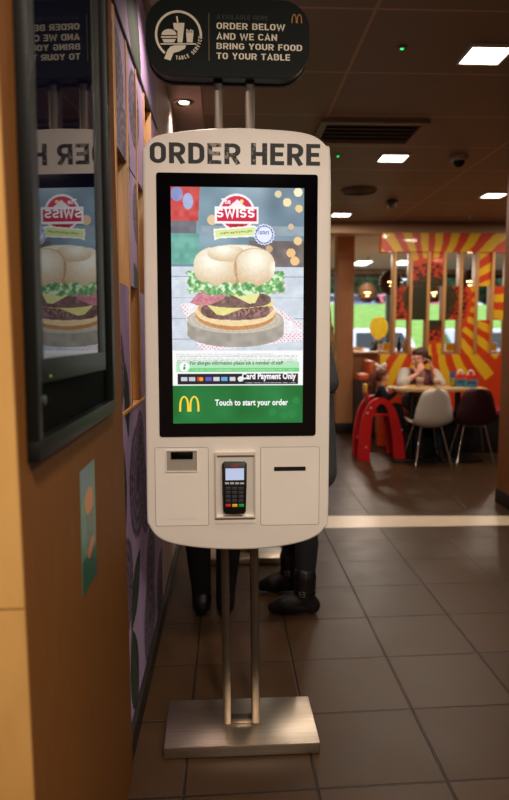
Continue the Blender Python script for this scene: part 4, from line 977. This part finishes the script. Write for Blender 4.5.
# highchair
HY = 6.56
hc = empty('high_chair', (PY(381, 460, HY).x, HY+.17, 0), 0, 'red plastic arch-legged high chair the girl sits in', 'high chair'); hl = hc.location.copy()
oo = [(358, 461), (358.6, 445), (360.5, 430), (363.5, 416), (368, 406), (374, 400), (381, 398), (388, 400), (393.5, 406), (398, 416), (401.5, 430), (404, 445), (405.3, 461)]
ii = [(370, 461), (370.3, 445), (371.3, 430), (373, 418), (376, 409), (379, 405), (382, 404), (385, 405.5), (387.3, 410), (389.5, 418), (391.6, 430), (393.4, 445), (394.5, 461)]
def w2(px, py): v = PY(px, py, HY); return (v.x-hl.x, max(v.z, 0))
for k, yy in enumerate((-.17, .13)):
    bm = new(); O = [w2(*q) for q in oo]; I = [w2(*q) for q in ii]; n = len(O)
    def ln(P): 
        r = []
        for i in range(len(P)-1):
            for t in range(4):
                p0, p1, p2, p3 = Vector(P[max(i-1, 0)]), Vector(P[i]), Vector(P[i+1]), Vector(P[min(i+2, len(P)-1)]); t_ = t/4
                r.append(.5*((2*p1)+(p2-p0)*t_+(2*p0-5*p1+4*p2-p3)*t_*t_+(3*p1-p0-3*p2+p3)*t_**3))
        return r+[Vector(P[-1])]
    O = ln(O); I = ln(I); n = len(O); rows = [[bm.verts.new((q.x, y_, q.y)) for q in P_] for P_, y_ in ((O, yy), (O, yy+.05), (I, yy+.05), (I, yy))]
    for a in range(4):
        for i in range(n-1): bm.faces.new((rows[a][i], rows[a][i+1], rows[(a+1) % 4][i+1], rows[(a+1) % 4][i]))
    bm.faces.new([rows[a][0] for a in range(4)]); bm.faces.new([rows[a][-1] for a in range(4)][::-1])
    bmesh.ops.bevel(bm, geom=bm.edges[:], offset=.005, segments=2, affect='EDGES') if False else None
    mk('side_arch', bm, red_plastic, hc)
z_ = lambda px, py: w2(px, py)
bm = new(); a = z_(373, 415); b_ = z_(390, 415); box2(bm, (a[0], -.165, a[1]-.012), (b_[0], -.14, a[1]+.012), .003); mk('cross_rail', bm, red_plastic, hc)
for px, py in ((362, 441), (400, 441)):
    a = z_(px, py); bm = new(); tube(bm, [(a[0], -.13, a[1]), (a[0], .14, a[1])], .014, 12); mk('cross_bar', bm, red_plastic, hc)
a = z_(381, 411); bm = new(); box2(bm, (a[0]-.10, -.12, a[1]-.02), (a[0]+.13, .13, a[1]), .01); mk('seat', bm, red_plastic, hc)
bk = [z_(373, 409), z_(371, 400), z_(368.5, 393), z_(367, 387)]
bm = new(); box2(bm, (bk[0][0]-.012, -.10, bk[0][1]-.02), (bk[0][0]+.008, .11, bk[2][1]), .006)
for v in bm.verts:
    t_ = max(0, (v.co.z-bk[0][1])/(bk[2][1]-bk[0][1])); v.co.x -= .045*t_
mk('backrest', bm, red_plastic, hc)
bm = new(); box2(bm, (bk[0][0]-.058, -.07, bk[2][1]-.01), (bk[0][0]-.038, .08, bk[3][1]+.02), .008); mk('back_top', bm, yellow_pl, hc)
for dx, dz in ((363, 408), (364.5, 413), (363, 447), (399, 430)):
    a = z_(dx+8 if dx == 363 and dz == 408 else dx+3, dz); bm = new(); ellip(bm, (a[0], -.172, a[1]), (.008, .004, .008)); mk('screw_cap', bm, mat('screw_cap', C(230, 225, 220), .4), hc)
for yy in (-.15, .16):
    a = z_(404, 458); bm = new(); lathe(bm, [(0, -.015), (.024, -.015), (.028, -.008), (.028, .008), (.024, .015), (0, .015)], (a[0]+.012, yy, .03), 20, axis='Y'); mk('wheel', bm, black_plastic, hc)

# girl in the high chair
GY = 6.72; g = lambda px, py, dy=0: PY(px, py, GY+dy); gs = .66
Jg = dict(head=g(382.3, 376.5), neck=g(381.5, 387), shL=g(382.5, 389.5, .10), shR=g(381.5, 389.5, -.10), chest=g(382, 396), waist=g(381, 404), hipL=g(380, 409.5, .055), hipR=g(380, 409.5, -.055), knL=g(398, 407, .07), knR=g(399, 408, -.07), anL=g(402, 427, .07), anR=g(403, 428, -.07), elL=g(387, 399, .14), elR=g(386, 399, -.13), wrL=g(395, 393.5, .10), wrR=g(394.5, 394, -.09))
Jg['shL'].y = GY+.10; fx1 = Vector((1, 0, 0))
gp, R = person('girl with a white hair bow and long brown ponytail in the red high chair', Jg, (1, .12, -.12), gs, feet=fx1, hands={'L': (fx1, (0, 0, -1)), 'R': (fx1, (0, 0, -1))}, voxel=.006)
bm = new(); limbs(bm, Jg, gs, legs=False, inflate=.012); fuse('jumper', bm, navy, gp, .007, 3)
bm = new(); limbs(bm, Jg, gs, torso=False, arms=False, inflate=.012); fuse('trousers', bm, black_cloth, gp, .007, 3)
for q in 'LR':
    bm = new(); foot(bm, Jg['an'+q], fx1, gs, r=.042, drop=.066); fuse('shoe', bm, boot_leather, gp, .006, 1)
bm = new(); c = Jg['neck']+Vector((0.008, 0, -.016)); lathe(bm, [(.035, .008), (.040, .014), (.058, -.012), (.062, -.03), (.055, -.026), (.034, .004)], c, 22); mk('collar', bm, mat('white_cloth', C(225, 215, 208), .8), gp)
def gh(b, P):
    hull(b, P(0, .10, .05), .035, P(0, .15, -.02), .038); hull(b, P(0, .15, -.02), .038, P(.0, .18, -.16), .034); hull(b, P(0, .18, -.16), .034, P(0, .17, -.29), .012)
hair_cap('hair', Jg['head'], R, hairmat('brown_hair', C(122, 62, 38), C(66, 32, 22)), gp, gs*1.04, gh, .008)
bm = new(); c = Jg['head']+R @ Vector((0, .035, .092))
for sx in (-1, 1): hull(bm, c, .012, c+Vector((sx*.045, -.01, .022)), (.020, .018, .026)); hull(bm, c, .012, c+Vector((sx*.034, -.01, -.022)), .014)
ellip(bm, c, (.014, .014, .014)); fuse('hair_bow', bm, mat('bow_white', C(236, 226, 212), .7), gp, .005, 1)

# woman at the table
WY = 7.02; wv = lambda px, py, dy=0: PY(px, py, WY+dy); ws = .95
Jw = dict(head=wv(419.5, 359, -.06), neck=wv(421, 371, -.02), shL=wv(434.5, 374.5), shR=wv(405, 373.5), chest=wv(419.5, 382, .0), waist=wv(419, 394, .02), hipL=Vector((0, 0, 0)), hipR=Vector((0, 0, 0)), elL=wv(440.5, 384.5, -.20), elR=wv(401.5, 384, -.22), wrL=wv(433, 370.5, -.12), wrR=wv(417, 374.5, -.17))
cx = Jw['waist'].x
Jw['hipL'] = Vector((cx+.09, WY+.03, .555)); Jw['hipR'] = Vector((cx-.09, WY+.03, .555)); Jw['knL'] = Vector((cx+.11, WY-.36, .50)); Jw['knR'] = Vector((cx-.11, WY-.36, .50)); Jw['anL'] = Vector((cx+.10, WY-.34, .085)); Jw['anR'] = Vector((cx-.10, WY-.34, .085))
Jw['thumbL'] = 1; Jw['thumbR'] = 1
wp, R = person('woman with dark tied-back hair and pale cardigan leaning her elbows on the table', Jw, (-.86, -.48, -.18), ws, feet=(0, -1, 0), hands={'L': (Vector((-.22, .25, .9)), Vector((-1, .3, 0))), 'R': (Vector((.42, .1, .75)), Vector((.3, .9, .1)))}, voxel=.006, curl=.5)
bm = new(); limbs(bm, Jw, ws, torso=False, arms=False, inflate=.010); fuse('jeans', bm, mat('denim', C(34, 42, 62), .9, noise_amt=.2), wp, .009, 3)
for q in 'LR':
    bm = new(); foot(bm, Jw['an'+q], (0, -1, 0), ws, r=.040, drop=.066); fuse('shoe', bm, boot_leather, wp, .007, 2)
topm = mat('floral_top', C(22, 48, 60), .8, col2=C(150, 50, 66), noise_scale=30)
bm = new(); limbs(bm, Jw, ws, legs=False, arms=False, inflate=.006); fuse('top', bm, topm, wp, .008, 3)
bm = new()
axw = Vector((1, 0, 0))
for q, sx in (('L', 1), ('R', -1)):
    hull(bm, Jw['sh'+q], .068, Jw['el'+q], .058); hull(bm, Jw['el'+q], .056, Jw['el'+q].lerp(Jw['wr'+q], .30 if q == 'R' else .35), .048)
    hull(bm, Jw['sh'+q], .066, Jw['chest']+axw*sx*.085+Vector((0, .02, 0)), .085); hull(bm, Jw['chest']+axw*sx*.085+Vector((0, .02, 0)), .085, Jw['waist']+axw*sx*.085+Vector((0, .02, 0)), .085)
hull(bm, Jw['shL']+Vector((0, .03, 0)), .055, Jw['shR']+Vector((0, .03, 0)), .055); hull(bm, Jw['chest']+Vector((0, .045, 0)), .10, Jw['waist']+Vector((0, .045, 0)), .10)
fuse('cardigan', bm, mat('pale_cardigan', C(176, 168, 160), .9, bump=.3, noise_scale=40), wp, .008, 3)
hair_cap('hair', Jw['head'], R, hairmat('chestnut_hair', C(72, 42, 28), C(40, 24, 18)), wp, ws, lambda b, P: (hull(b, P(0, .10, .01), .030, P(0, .145, -.02), .034), hull(b, P(0, .145, -.02), .03, P(0, .15, -.09), .016)))

# things on the tables
def cup(label, px, dy, h=.095, straws=0, y=6.62, lid=False, col=(222, 206, 186)):
    x = PY(px, 388, y).x; t = empty('drink_cup', (x, y, TZ), 0, label, 'cup', 'paper drink cups')
    bm = new(); lathe(bm, [(0, 0), (.028, 0), (.030, .004), (.040, h), (.042, h+.002), (.040, h+.004), (.037, h), (.027, .006), (0, .006)], seg=28); mk('cup_body', bm, mat('paper_cup', C(*col), .6, noise_amt=.04), t)
    bm = new(); lathe(bm, [(.0332, h*.30), (.0380, h*.72)], seg=28); bb = mk('printed_band', bm, mat('cup_band', C(170, 120, 120), .6, noise_amt=.3, noise_scale=60), t)
    if straws:
        for k, dx in enumerate((-.012, .014)):
            bm = new(); tube(bm, [(dx*.3, 0, .01), (dx*2.2, -.005, h+.085)], .0042, 8); mk('straw', bm, mat('straw', C(196, 160, 178), .5), t)
    return t
cup('paper cup with two straws on the table before the woman', 420, 0, .095, 2)
cup('paper cup without straw by the woman\'s elbow', 437.5, 0, .075, 0, 6.66, col=(210, 180, 140))
def meal_box(label, px, y, rz, colr):
    x = PY(px, 388, y).x; t = empty('meal_box', (x, y, TZ), rz, label, 'box', 'carton meal boxes')
    bm = new(); pts = [(-.055, 0), (.055, 0), (.062, .085), (-.062, .085)]; prism(bm, pts, -.04, .04); mk('carton', bm, mat('teal_carton', C(86, 150, 176), .5, col2=C(40, 96, 130), noise_scale=22), t)
    for sy in (-.0415, .0415):
        for sx in (-.03, .03):
            bm = new(); lathe(bm, [(0, -.001), (.024, -.001), (.024, .001), (0, .001)], (sx, sy, .098), 20, axis='Y'); pc = mk('red_patch', bm, mat('red_card', C(205, 54, 44), .5), t)
        bm = new(); box(bm, (0, sy, .05), (.085, .001, .018)); mk('dark_motif', bm, mat('dark_motif', C(40, 60, 84), .5, noise_amt=.5, noise_scale=60), t, False)
    bm = new(); prism(bm, [(-.062, .085), (.062, .085), (.035, .125), (-.035, .125)], -.038, .038); mk('gable_top', bm, mat('red_card', C(205, 54, 44), .5), t)
    bm = new(); tube(bm, [(-.03, 0, .12)]+[(-.030*math.cos(a), 0, .128+.042*math.sin(a)) for a in [k*math.pi/8 for k in range(9)]]+[(.03, 0, .12)], .0075, 10); mk('handle', bm, mat('white_card', C(232, 226, 216), .5), t)
meal_box('teal and red carton meal box with white handle, left of the pair', 459.8, 6.74, .05, 0)
meal_box('teal and red carton meal box with white handle, right of the pair', 470.5, 6.62, -.12, 0)
x = PY(452, 388, 6.72).x; t = empty('drink_carton', (x, 6.72, TZ), .2, 'tall narrow blue and yellow carton left of the meal boxes', 'carton')
bm = new(); box2(bm, (-.02, -.02, 0), (.02, .02, .09), .002); mk('carton', bm, mat('yellow_carton', C(176, 160, 60), .5, col2=C(60, 110, 60), noise_scale=30), t)
bm = new(); prism(bm, [(-.024, .09), (.024, .09), (.02, .155), (-.02, .155)], -.018, .018); mk('card_top', bm, mat('blue_card', C(66, 90, 130), .5, noise_amt=.4, noise_scale=40), t)
x = PY(401, 390, 6.55).x; t = empty('tray_paper', (x, 6.55, TZ), .3, 'crumpled white wrapping paper at the left end of the table', 'paper')
bm = new(); vs = [[bm.verts.new((i*.02-.12, j*.02-.08, .004+.022*abs(noise.noise(Vector((i*.5, j*.5, 3)))))) for i in range(13)] for j in range(9)]
for j in range(8):
    for i in range(12): bm.faces.new((vs[j][i], vs[j][i+1], vs[j+1][i+1], vs[j+1][i]))
bmesh.ops.solidify(bm, geom=bm.faces[:], thickness=.002); mk('sheet', bm, mat('white_paper', C(232, 222, 210), .8), t)
x = PY(409, 388, 6.70).x; t = empty('fries_portion', (x, 6.70, TZ), -.2, 'small scatter of fries on yellow paper in front of the woman', 'fries')
bm = new(); box(bm, (0, 0, .002), (.14, .10, .003)); mk('paper', bm, mat('yellow_paper', C(222, 184, 90), .7), t, False)
bm = new()
for k in range(16): box(bm, (random.uniform(-.05, .05), random.uniform(-.035, .035), .009+random.uniform(0, .012)), (.055, .007, .007), .001, Matrix.Rotation(random.uniform(0, 3), 3, 'Z'))
tag(mk('fries', bm, mat('fries', C(236, 190, 92), .6), t), kind='stuff')

# ------------------------------------------------------------ beyond the divider
LWZ = PY(380, 351.5, 8.5).z
bm = new(); box2(bm, (1.601, 8.52, 0), (4.6, 8.68, LWZ-.03)); lw_ = tag(mk('low_wall', bm, mat('low_wall_wood', C(150, 104, 66), .5, noise_amt=.1, stretch=(8, 8, 1)), None, False), kind='structure'); lw_.name = 'wall_low'
bm = new(); box2(bm, (1.601, 8.46, LWZ-.03), (4.6, 8.74, LWZ), .005); mk('ledge', bm, mat('ledge_wood', C(196, 156, 108), .45, noise_amt=.08), lw_)
# orange booth seat
t = empty('booth_seat', (PY(365, 380, 8.1).x, 8.2, 0), 0, 'orange upholstered booth seat between the pillar and the orange divider', 'seat')
o_ = mat('orange_vinyl', C(206, 92, 34), .45, noise_amt=.05); ba = PY(365, 381, 8.0); bt_ = PY(365, 374, 8.0)
bm = new(); box2(bm, (-.09, -.22, ba.z), (.07, .2, bt_.z), .02); mk('seat_pad', bm, o_, t)
bm = new(); box2(bm, (.03, -.2, ba.z+.03), (.11, .2, PY(372, 361, 8.0).z), .02); mk('back_pad', bm, o_, t)
bm = new(); box2(bm, (-.09, -.2, 0), (.11, .2, ba.z), .004); mk('base', bm, mat('booth_base', C(40, 30, 28), .6), t)
# balloon on a stick in a white weight
bp = PY(378.8, 327.5, 8.60); 
t = empty('balloon', (bp.x+.012, 8.60, LWZ), 0, 'yellow balloon on a stick in a white holder on the low wall', 'balloon'); h = bp.z-LWZ
bm = new(); prof = [(0, -.165), (.012, -.163), (.016, -.152)]+[(.118*math.sin(a)**.9, -.14*math.cos(a)+(.0)) for a in [math.pi*k/16 for k in range(1, 16)]]+[(0, .14)]
lathe(bm, [(r, z+h) for r, z in prof], (-.012, 0, 0), 32); bmat_ = mat('balloon_yellow', C(250, 226, 96), .2, noise_amt=.06, noise_scale=14, coat=.5); bmat_.node_tree.nodes['Principled BSDF'].inputs['Subsurface Weight'].default_value = .7; bmat_.node_tree.nodes['Principled BSDF'].inputs['Subsurface Radius'].default_value = (.25, .22, .08); mk('balloon_skin', bm, bmat_, t)
nt_ = bmat_.node_tree; b_n = nt_.nodes['Principled BSDF']; b_n.inputs['Subsurface Weight'].default_value = 0; tl = nt_.nodes.new('ShaderNodeBsdfTranslucent'); tl.inputs[0].default_value = C(255, 240, 130); mx_ = nt_.nodes.new('ShaderNodeMixShader'); mx_.inputs[0].default_value = .8
nt_.links.new(b_n.outputs[0], mx_.inputs[1]); nt_.links.new(tl.outputs[0], mx_.inputs[2]); nt_.links.new(mx_.outputs[0], nt_.nodes['Material Output'].inputs[0])
bm = new(); tube(bm, [(0, 0, .05), (-.008, 0, h-.15)], .004, 8); mk('stick', bm, white_pl, t)
bm = new(); lathe(bm, [(0, 0), (.045, 0), (.040, .012), (.018, .03), (.016, .06), (.030, .085), (.028, .09), (0, .085)], seg=24); mk('holder', bm, mat('white_gloss', C(236, 228, 214), .3), t)
def bottle(label, px, m, h, capm):
    p = PY(px, 348, 8.6); t = empty('sauce_bottle', (p.x, 8.6, LWZ), 0, label, 'bottle')
    bm = new(); lathe(bm, [(0, 0), (.028, 0), (.03, .006), (.03, h*.62), (.013, h*.8), (.012, h), (0, h)], seg=20); mk('glass', bm, m, t)
    bm = new(); lathe(bm, [(.013, h*.94), (.014, h+.018), (0, h+.018)], seg=16); mk('cap', bm, capm, t)
bottle('dark brown bottle on the low wall behind the divider', 399, mat('brown_bottle', C(40, 24, 16), .2), .16, black_plastic); bottle('amber bottle on the low wall behind the divider', 404.5, mat('amber_bottle', C(170, 110, 50), .2), .12, yellow_pl)
# table cards
for px, lb in ((387.5, 'white and yellow table card standing right of the balloon'), (450.5, 'white and yellow table card seen through the divider, farther right'), (492, 'white and yellow table card seen through the divider near the right edge')):
    p = PY(px, 336, 9.6); t = empty('table_card', (p.x, 9.6, .75), 0, lb, 'sign', 'table cards on the far table')
    bm = new(); box(bm, (0, 0, .30), (.15, .02, .19), .003); box(bm, (0, 0, .1), (.02, .015, .2)); box(bm, (0, 0, .005), (.12, .08, .01)); c = mk('card', bm, mat('card_white', C(226, 220, 206), .5), t)
    bm = new(); box(bm, (0, -.0108, .33), (.13, .001, .10)); mk('yellow_print', bm, mat('card_yellow', C(236, 186, 40), .5), t, False)
xa2 = PY(360, 345, 9.6).x
t = empty('counter_table', (3.0, 9.65, 0), 0, 'long far dining table behind the low wall', 'table'); bm = new(); box2(bm, (-1.25, -.3, .72), (1.9, .3, .75), .006); mk('tabletop', bm, wood_table, t)
for sx in (-1.1, 1.7):
    bm = new(); box2(bm, (sx-.03, -.2, 0), (sx+.03, .2, .72), .004); mk('leg', bm, black_plastic, t)
# person in black behind the balloon
QY = 10.35; qv = lambda px, py, dy=0: PY(px, py, QY+dy)
c = qv(377, 340).x
Jq = dict(head=Vector((c+.06, QY, 1.36)), neck=Vector((c+.01, QY, 1.225)), shL=Vector((c, QY+.16, 1.14)), shR=Vector((c, QY-.16, 1.14)), chest=Vector((c-.01, QY, 1.0)), waist=Vector((c-.03, QY, .82)), hipL=Vector((c-.04, QY+.09, .56)), hipR=Vector((c-.04, QY-.09, .56)), knL=Vector((c+.36, QY+.1, .52)), knR=Vector((c+.36, QY-.1, .52)), anL=Vector((c+.34, QY+.1, .085)), anR=Vector((c+.34, QY-.1, .085)), elL=Vector((c+.08, QY+.2, .88)), elR=Vector((c+.08, QY-.2, .88)), wrL=Vector((c+.28, QY+.1, .80)), wrR=Vector((c+.28, QY-.1, .80)))
qp, R = person('person in black sitting behind the yellow balloon', Jq, (1, .1, -.1), .95, feet=fx1, hands={'L': (fx1, (0, 0, -1)), 'R': (fx1, (0, 0, -1))}, voxel=.010)
bm = new(); limbs(bm, Jq, .95, legs=False, inflate=.014); fuse('jacket', bm, black_cloth, qp, .011, 3)
bm = new(); limbs(bm, Jq, .95, torso=False, arms=False, inflate=.012); fuse('trousers', bm, navy, qp, .011, 3)
for q in 'LR':
    bm = new(); foot(bm, Jq['an'+q], fx1, .95, r=.040, drop=.066); fuse('shoe', bm, boot_leather, qp, .009, 1)
hair_cap('hair', Jq['head'], R, MATS['dark_hair'], qp, .95, None, .01)
def round_chair(label, x, y, rz):
    t = empty('dining_chair', (x, y, 0), rz, label, 'chair', 'tan chairs in the far dining area'); m = mat('tan_shell', C(190, 140, 98), .45)
    bm = new(); prism(bm, rrect(-.2, -.2, .2, .2, .07), .43, .455, plane='XY', bev=.006); mk('seat', bm, m, t)
    bm = new(); pts = [(-.17, .72)]+[(.19*math.cos(a), .90+.16*math.sin(a)) for a in [math.pi-k*math.pi/12 for k in range(13)]]+[(.17, .72)]; prism(bm, pts, .19, .21, bev=.004); mk('backrest', bm, m, t)
    for sx in (-1, 1):
        for sy in (-1, 1): bm = new(); tube(bm, [(sx*.16, sy*.16, .43), (sx*.19, sy*.19, 0)], .011, 10); mk('leg', bm, chrome, t)
        bm = new(); tube(bm, [(sx*.12, .17, .43), (sx*.13, .2, .80)], .009, 8); mk('back_post', bm, chrome, t)
p = PY(357.5, 335, 11.2); round_chair('tan round-backed chair just right of the wooden pillar, far behind', p.x, 11.2, 0); 
p = PY(415, 338, 10.9); round_chair('tan round-backed chair seen through the divider behind the woman', p.x, 10.9, 0)
# under the person in black
round_chair('tan chair under the person in black behind the balloon', c-.02, QY, math.pi/2)

# pendant lamps
def pendant(label, px, py, Y, r):
    p = PY(px, py, Y); t = empty('pendant_lamp', p, 0, label, 'lamp', 'slatted globe pendant lamps')
    bm = new(); n = 8
    for k in range(n):
        a = -1.25+2.5*(k+.5)/n; z = r*math.sin(a)*1.0; rr = r*math.cos(a); hh = r*2.5/n*.27*math.cos(a)+.003
        lathe(bm, [(rr, z-hh), (rr+.003, z), (rr, z+hh), (rr-.012, z+hh), (rr-.012, z-hh), (rr, z-hh)], seg=36)
    mk('slatted_shade', bm, mat('shade_card', C(84, 54, 30), .6, noise_amt=.2), t)
    bm = new(); lathe(bm, [(0, r*.93), (.03, r*.95), (.03, r*1.02), (0, r*1.02)], seg=20); mk('top_cap', bm, black_plastic, t)
    bm = new(); tube(bm, [(0, 0, .05), (0, 0, 2.499-p.z)], .004, 8); mk('cable', bm, black_plastic, t)
    bm = new(); ellip(bm, (0, 0, .0), (.045, .045, .05)); mk('bulb', bm, em('warm_bulb', (255, 214, 140), 14), t)
    l = bpy.data.lights.new('bulb_glow', 'POINT'); l.energy = 2.0; l.color = (1, .7, .4); l.shadow_soft_size = .05
    o = bpy.data.objects.new('bulb_glow', l); o.location = p-Vector((0, 0, .09)); COL.objects.link(o)
pendant('slatted globe pendant lamp, leftmost beside the wooden pillar', 367.5, 293, 10.6, .155)
pendant('slatted globe pendant lamp, second from the left, crossing the divider post', 391, 282.5, 9.3, .165)
pendant('slatted globe pendant lamp seen through the divider under the sun heart', 434, 293, 10.6, .155)
pendant('slatted globe pendant lamp seen through the divider at upper right', 470, 282, 9.3, .165)
for i, (px, py) in enumerate(((362, 262.5), (403, 262))):
    p = PZ(px, py, 2.5); t = empty('ceiling_light', (p.x, p.y, 2.494), 0, ('bright flat ceiling light beyond the pillar', 'bright flat ceiling light beyond the divider post')[i], 'ceiling light', 'flat ceiling lights of the far area')
    bm = new(); box2(bm, (-.12, -.3, -.012), (.12, .3, -.001), .003); mk('diffuser', bm, MATS['panel_lit'], t)
    bm = new(); box2(bm, (-.14, -.32, -.006), (.14, .32, -.0005)); mk('frame', bm, MATS['lamp_frame'], t, False)

# ------------------------------------------------------------ outdoors
grass = mat('grass', C(112, 154, 58), .9, col2=C(138, 176, 78), noise_scale=3)
bm = new(); ys = [12.96, 16, 19, 22, 25, 28, 30.5, 34, 60]; zs = [0, .02, .1, .75, 1.5, 2.2, 2.68, 2.6, 2.5]
rows = [[bm.verts.new((x, y, z+(.05*noise.noise(Vector((x*.3, y*.3, 0))) if 19 < y < 34 else 0)-.02)) for x in [-14+2*k for k in range(36)]] for y, z in zip(ys, zs)]
for j in range(len(rows)-1):
    for i in range(35): bm.faces.new((rows[j][i], rows[j][i+1], rows[j+1][i+1], rows[j+1][i]))
g_ = mk('lawn_bank', bm, [grass, mat('asphalt', C(92, 92, 94), .9, noise_amt=.1)]); tag(g_, kind='structure')
for f in g_.data.polygons:
    if f.center.y < 17.5 or f.center.y > 34.5: f.material_index = 1
def car(label, x, y, z, rz, colr, grp):
    t = empty('parked_car', (x, y, z), rz, label, 'car', grp); pm = mat('car_paint_%d_%d_%d' % colr, C(*colr), .25, .2, coat=.8)
    prof = [(-2.0, .35), (-2.02, .62), (-1.9, .80), (-1.1, .90), (-.55, 1.34), (.0, 1.44), (.9, 1.42), (1.55, 1.12), (1.92, .98), (2.0, .7), (2.0, .35)]
    bm = new(); prism(bm, catmull([(a, b) for a, b in prof], 3)[:30]+[(2.0, .30), (-2.0, .30)], -.84, .84, bev=.05); mk('car_body', bm, pm, t, ang=50)
    gl = mat('car_glass', C(28, 34, 40), .08, coat=.8)
    for sy in (-1, 1):
        bm = new(); prism(bm, [(-.95, .94), (-.50, 1.28), (.0, 1.36), (.85, 1.34), (1.35, 1.08), (1.3, .98)], sy*.845-.004, sy*.845+.004); mk('side_window', bm, gl, t)
        for wx_ in (-1.25, 1.3):
            bm = new(); lathe(bm, [(0, -.1), (.2, -.1), (.31, -.09), (.32, 0), (.31, .09), (.2, .1), (0, .1)], (wx_, sy*.78, .32), 26, axis='Y'); wh = mk('wheel', bm, black_plastic, t)
            bm = new(); lathe(bm, [(0, -.012), (.19, -.012), (.19, .012), (0, .012)], (wx_, sy*.885, .32), 20, axis='Y'); mk('hub', bm, chrome, wh)
    bm = new(); 
    v = [bm.verts.new(q) for q in ((-1.09, -.70, .925), (-1.09, .70, .925), (-.60, .62, 1.325), (-.60, -.62, 1.325))]; bm.faces.new(v); bmesh.ops.solidify(bm, geom=bm.faces[:], thickness=.03); mk('windscreen', bm, gl, t)
    for sy in (-.6, .6): bm = new(); ellip(bm, (-1.96, sy, .68), (.06, .16, .08)); mk('headlamp', bm, mat('lamp_clear', C(220, 224, 230), .2), t)
p = PY(388, 340, 16.6); car('white car parked just outside the window, front towards the room', p.x, 18.2, 0, math.pi/2, (224, 228, 232), 'cars outside the window')
p = PY(470, 340, 16.6); car('silver car parked outside the window, farther right', p.x+.6, 18.2, 0, math.pi/2, (170, 176, 182), 'cars outside the window')
for px, colr, lb in ((333, (170, 178, 186), 'grey car on the bank, partly hidden by the pillar'), (364, (50, 66, 130), 'blue car on the bank behind the leftmost pendant lamp'), (398, (206, 38, 66), 'red car on the bank behind the second pendant lamp'), (431, (190, 36, 60), 'dark red car on the bank seen through the divider'), (470, (220, 222, 224), 'white car on the bank seen through the divider at right')):
    p = PY(px, 296, 41); car(lb, p.x, 43, 2.42, math.pi/2, colr, 'cars on the bank')
leafm = mat('foliage', C(24, 40, 20), .8, col2=C(62, 88, 40), noise_scale=2.2)
def tree(label, x, y, z, r, h):
    t = empty('tree', (x, y, z), 0, label, 'tree', 'trees beyond the car park')
    bm = new(); tube(bm, [(0, 0, -.1), (.1, 0, h*.3), (0, .1, h*.6)], [.25, .2, .12], 10); mk('trunk', bm, mat('bark', C(60, 46, 36), .9, noise_amt=.3), t)
    bm = new(); rn = random.Random(int(x*10))
    for k in range(9):
        c = Vector((rn.uniform(-r*.6, r*.6), rn.uniform(-r*.4, r*.4), h*.45+rn.uniform(-h*.28, h*.3)))
        g = bmesh.ops.create_icosphere(bm, subdivisions=4, radius=rn.uniform(.45, .65)*r)
        for v in g['verts']:
            d = v.co.normalized(); v.co = v.co*(1+.28*noise.noise(v.co*1.4+c)+.16*noise.noise(v.co*4.5))+c
    mk('crown', bm, leafm, t, ang=180)
LB = ['behind the grey car', 'above the blue car', 'above the red car', 'behind the divider centre', 'behind the divider right part', 'near the right edge', 'far right beyond the frame side']
for k in range(6): tree('dense dark green tree beyond the car park, %s' % LB[k], 3.5+k*6.6, 51+(k % 2)*4, 2.4, 3.1, 7.0+(k % 3)*.8)
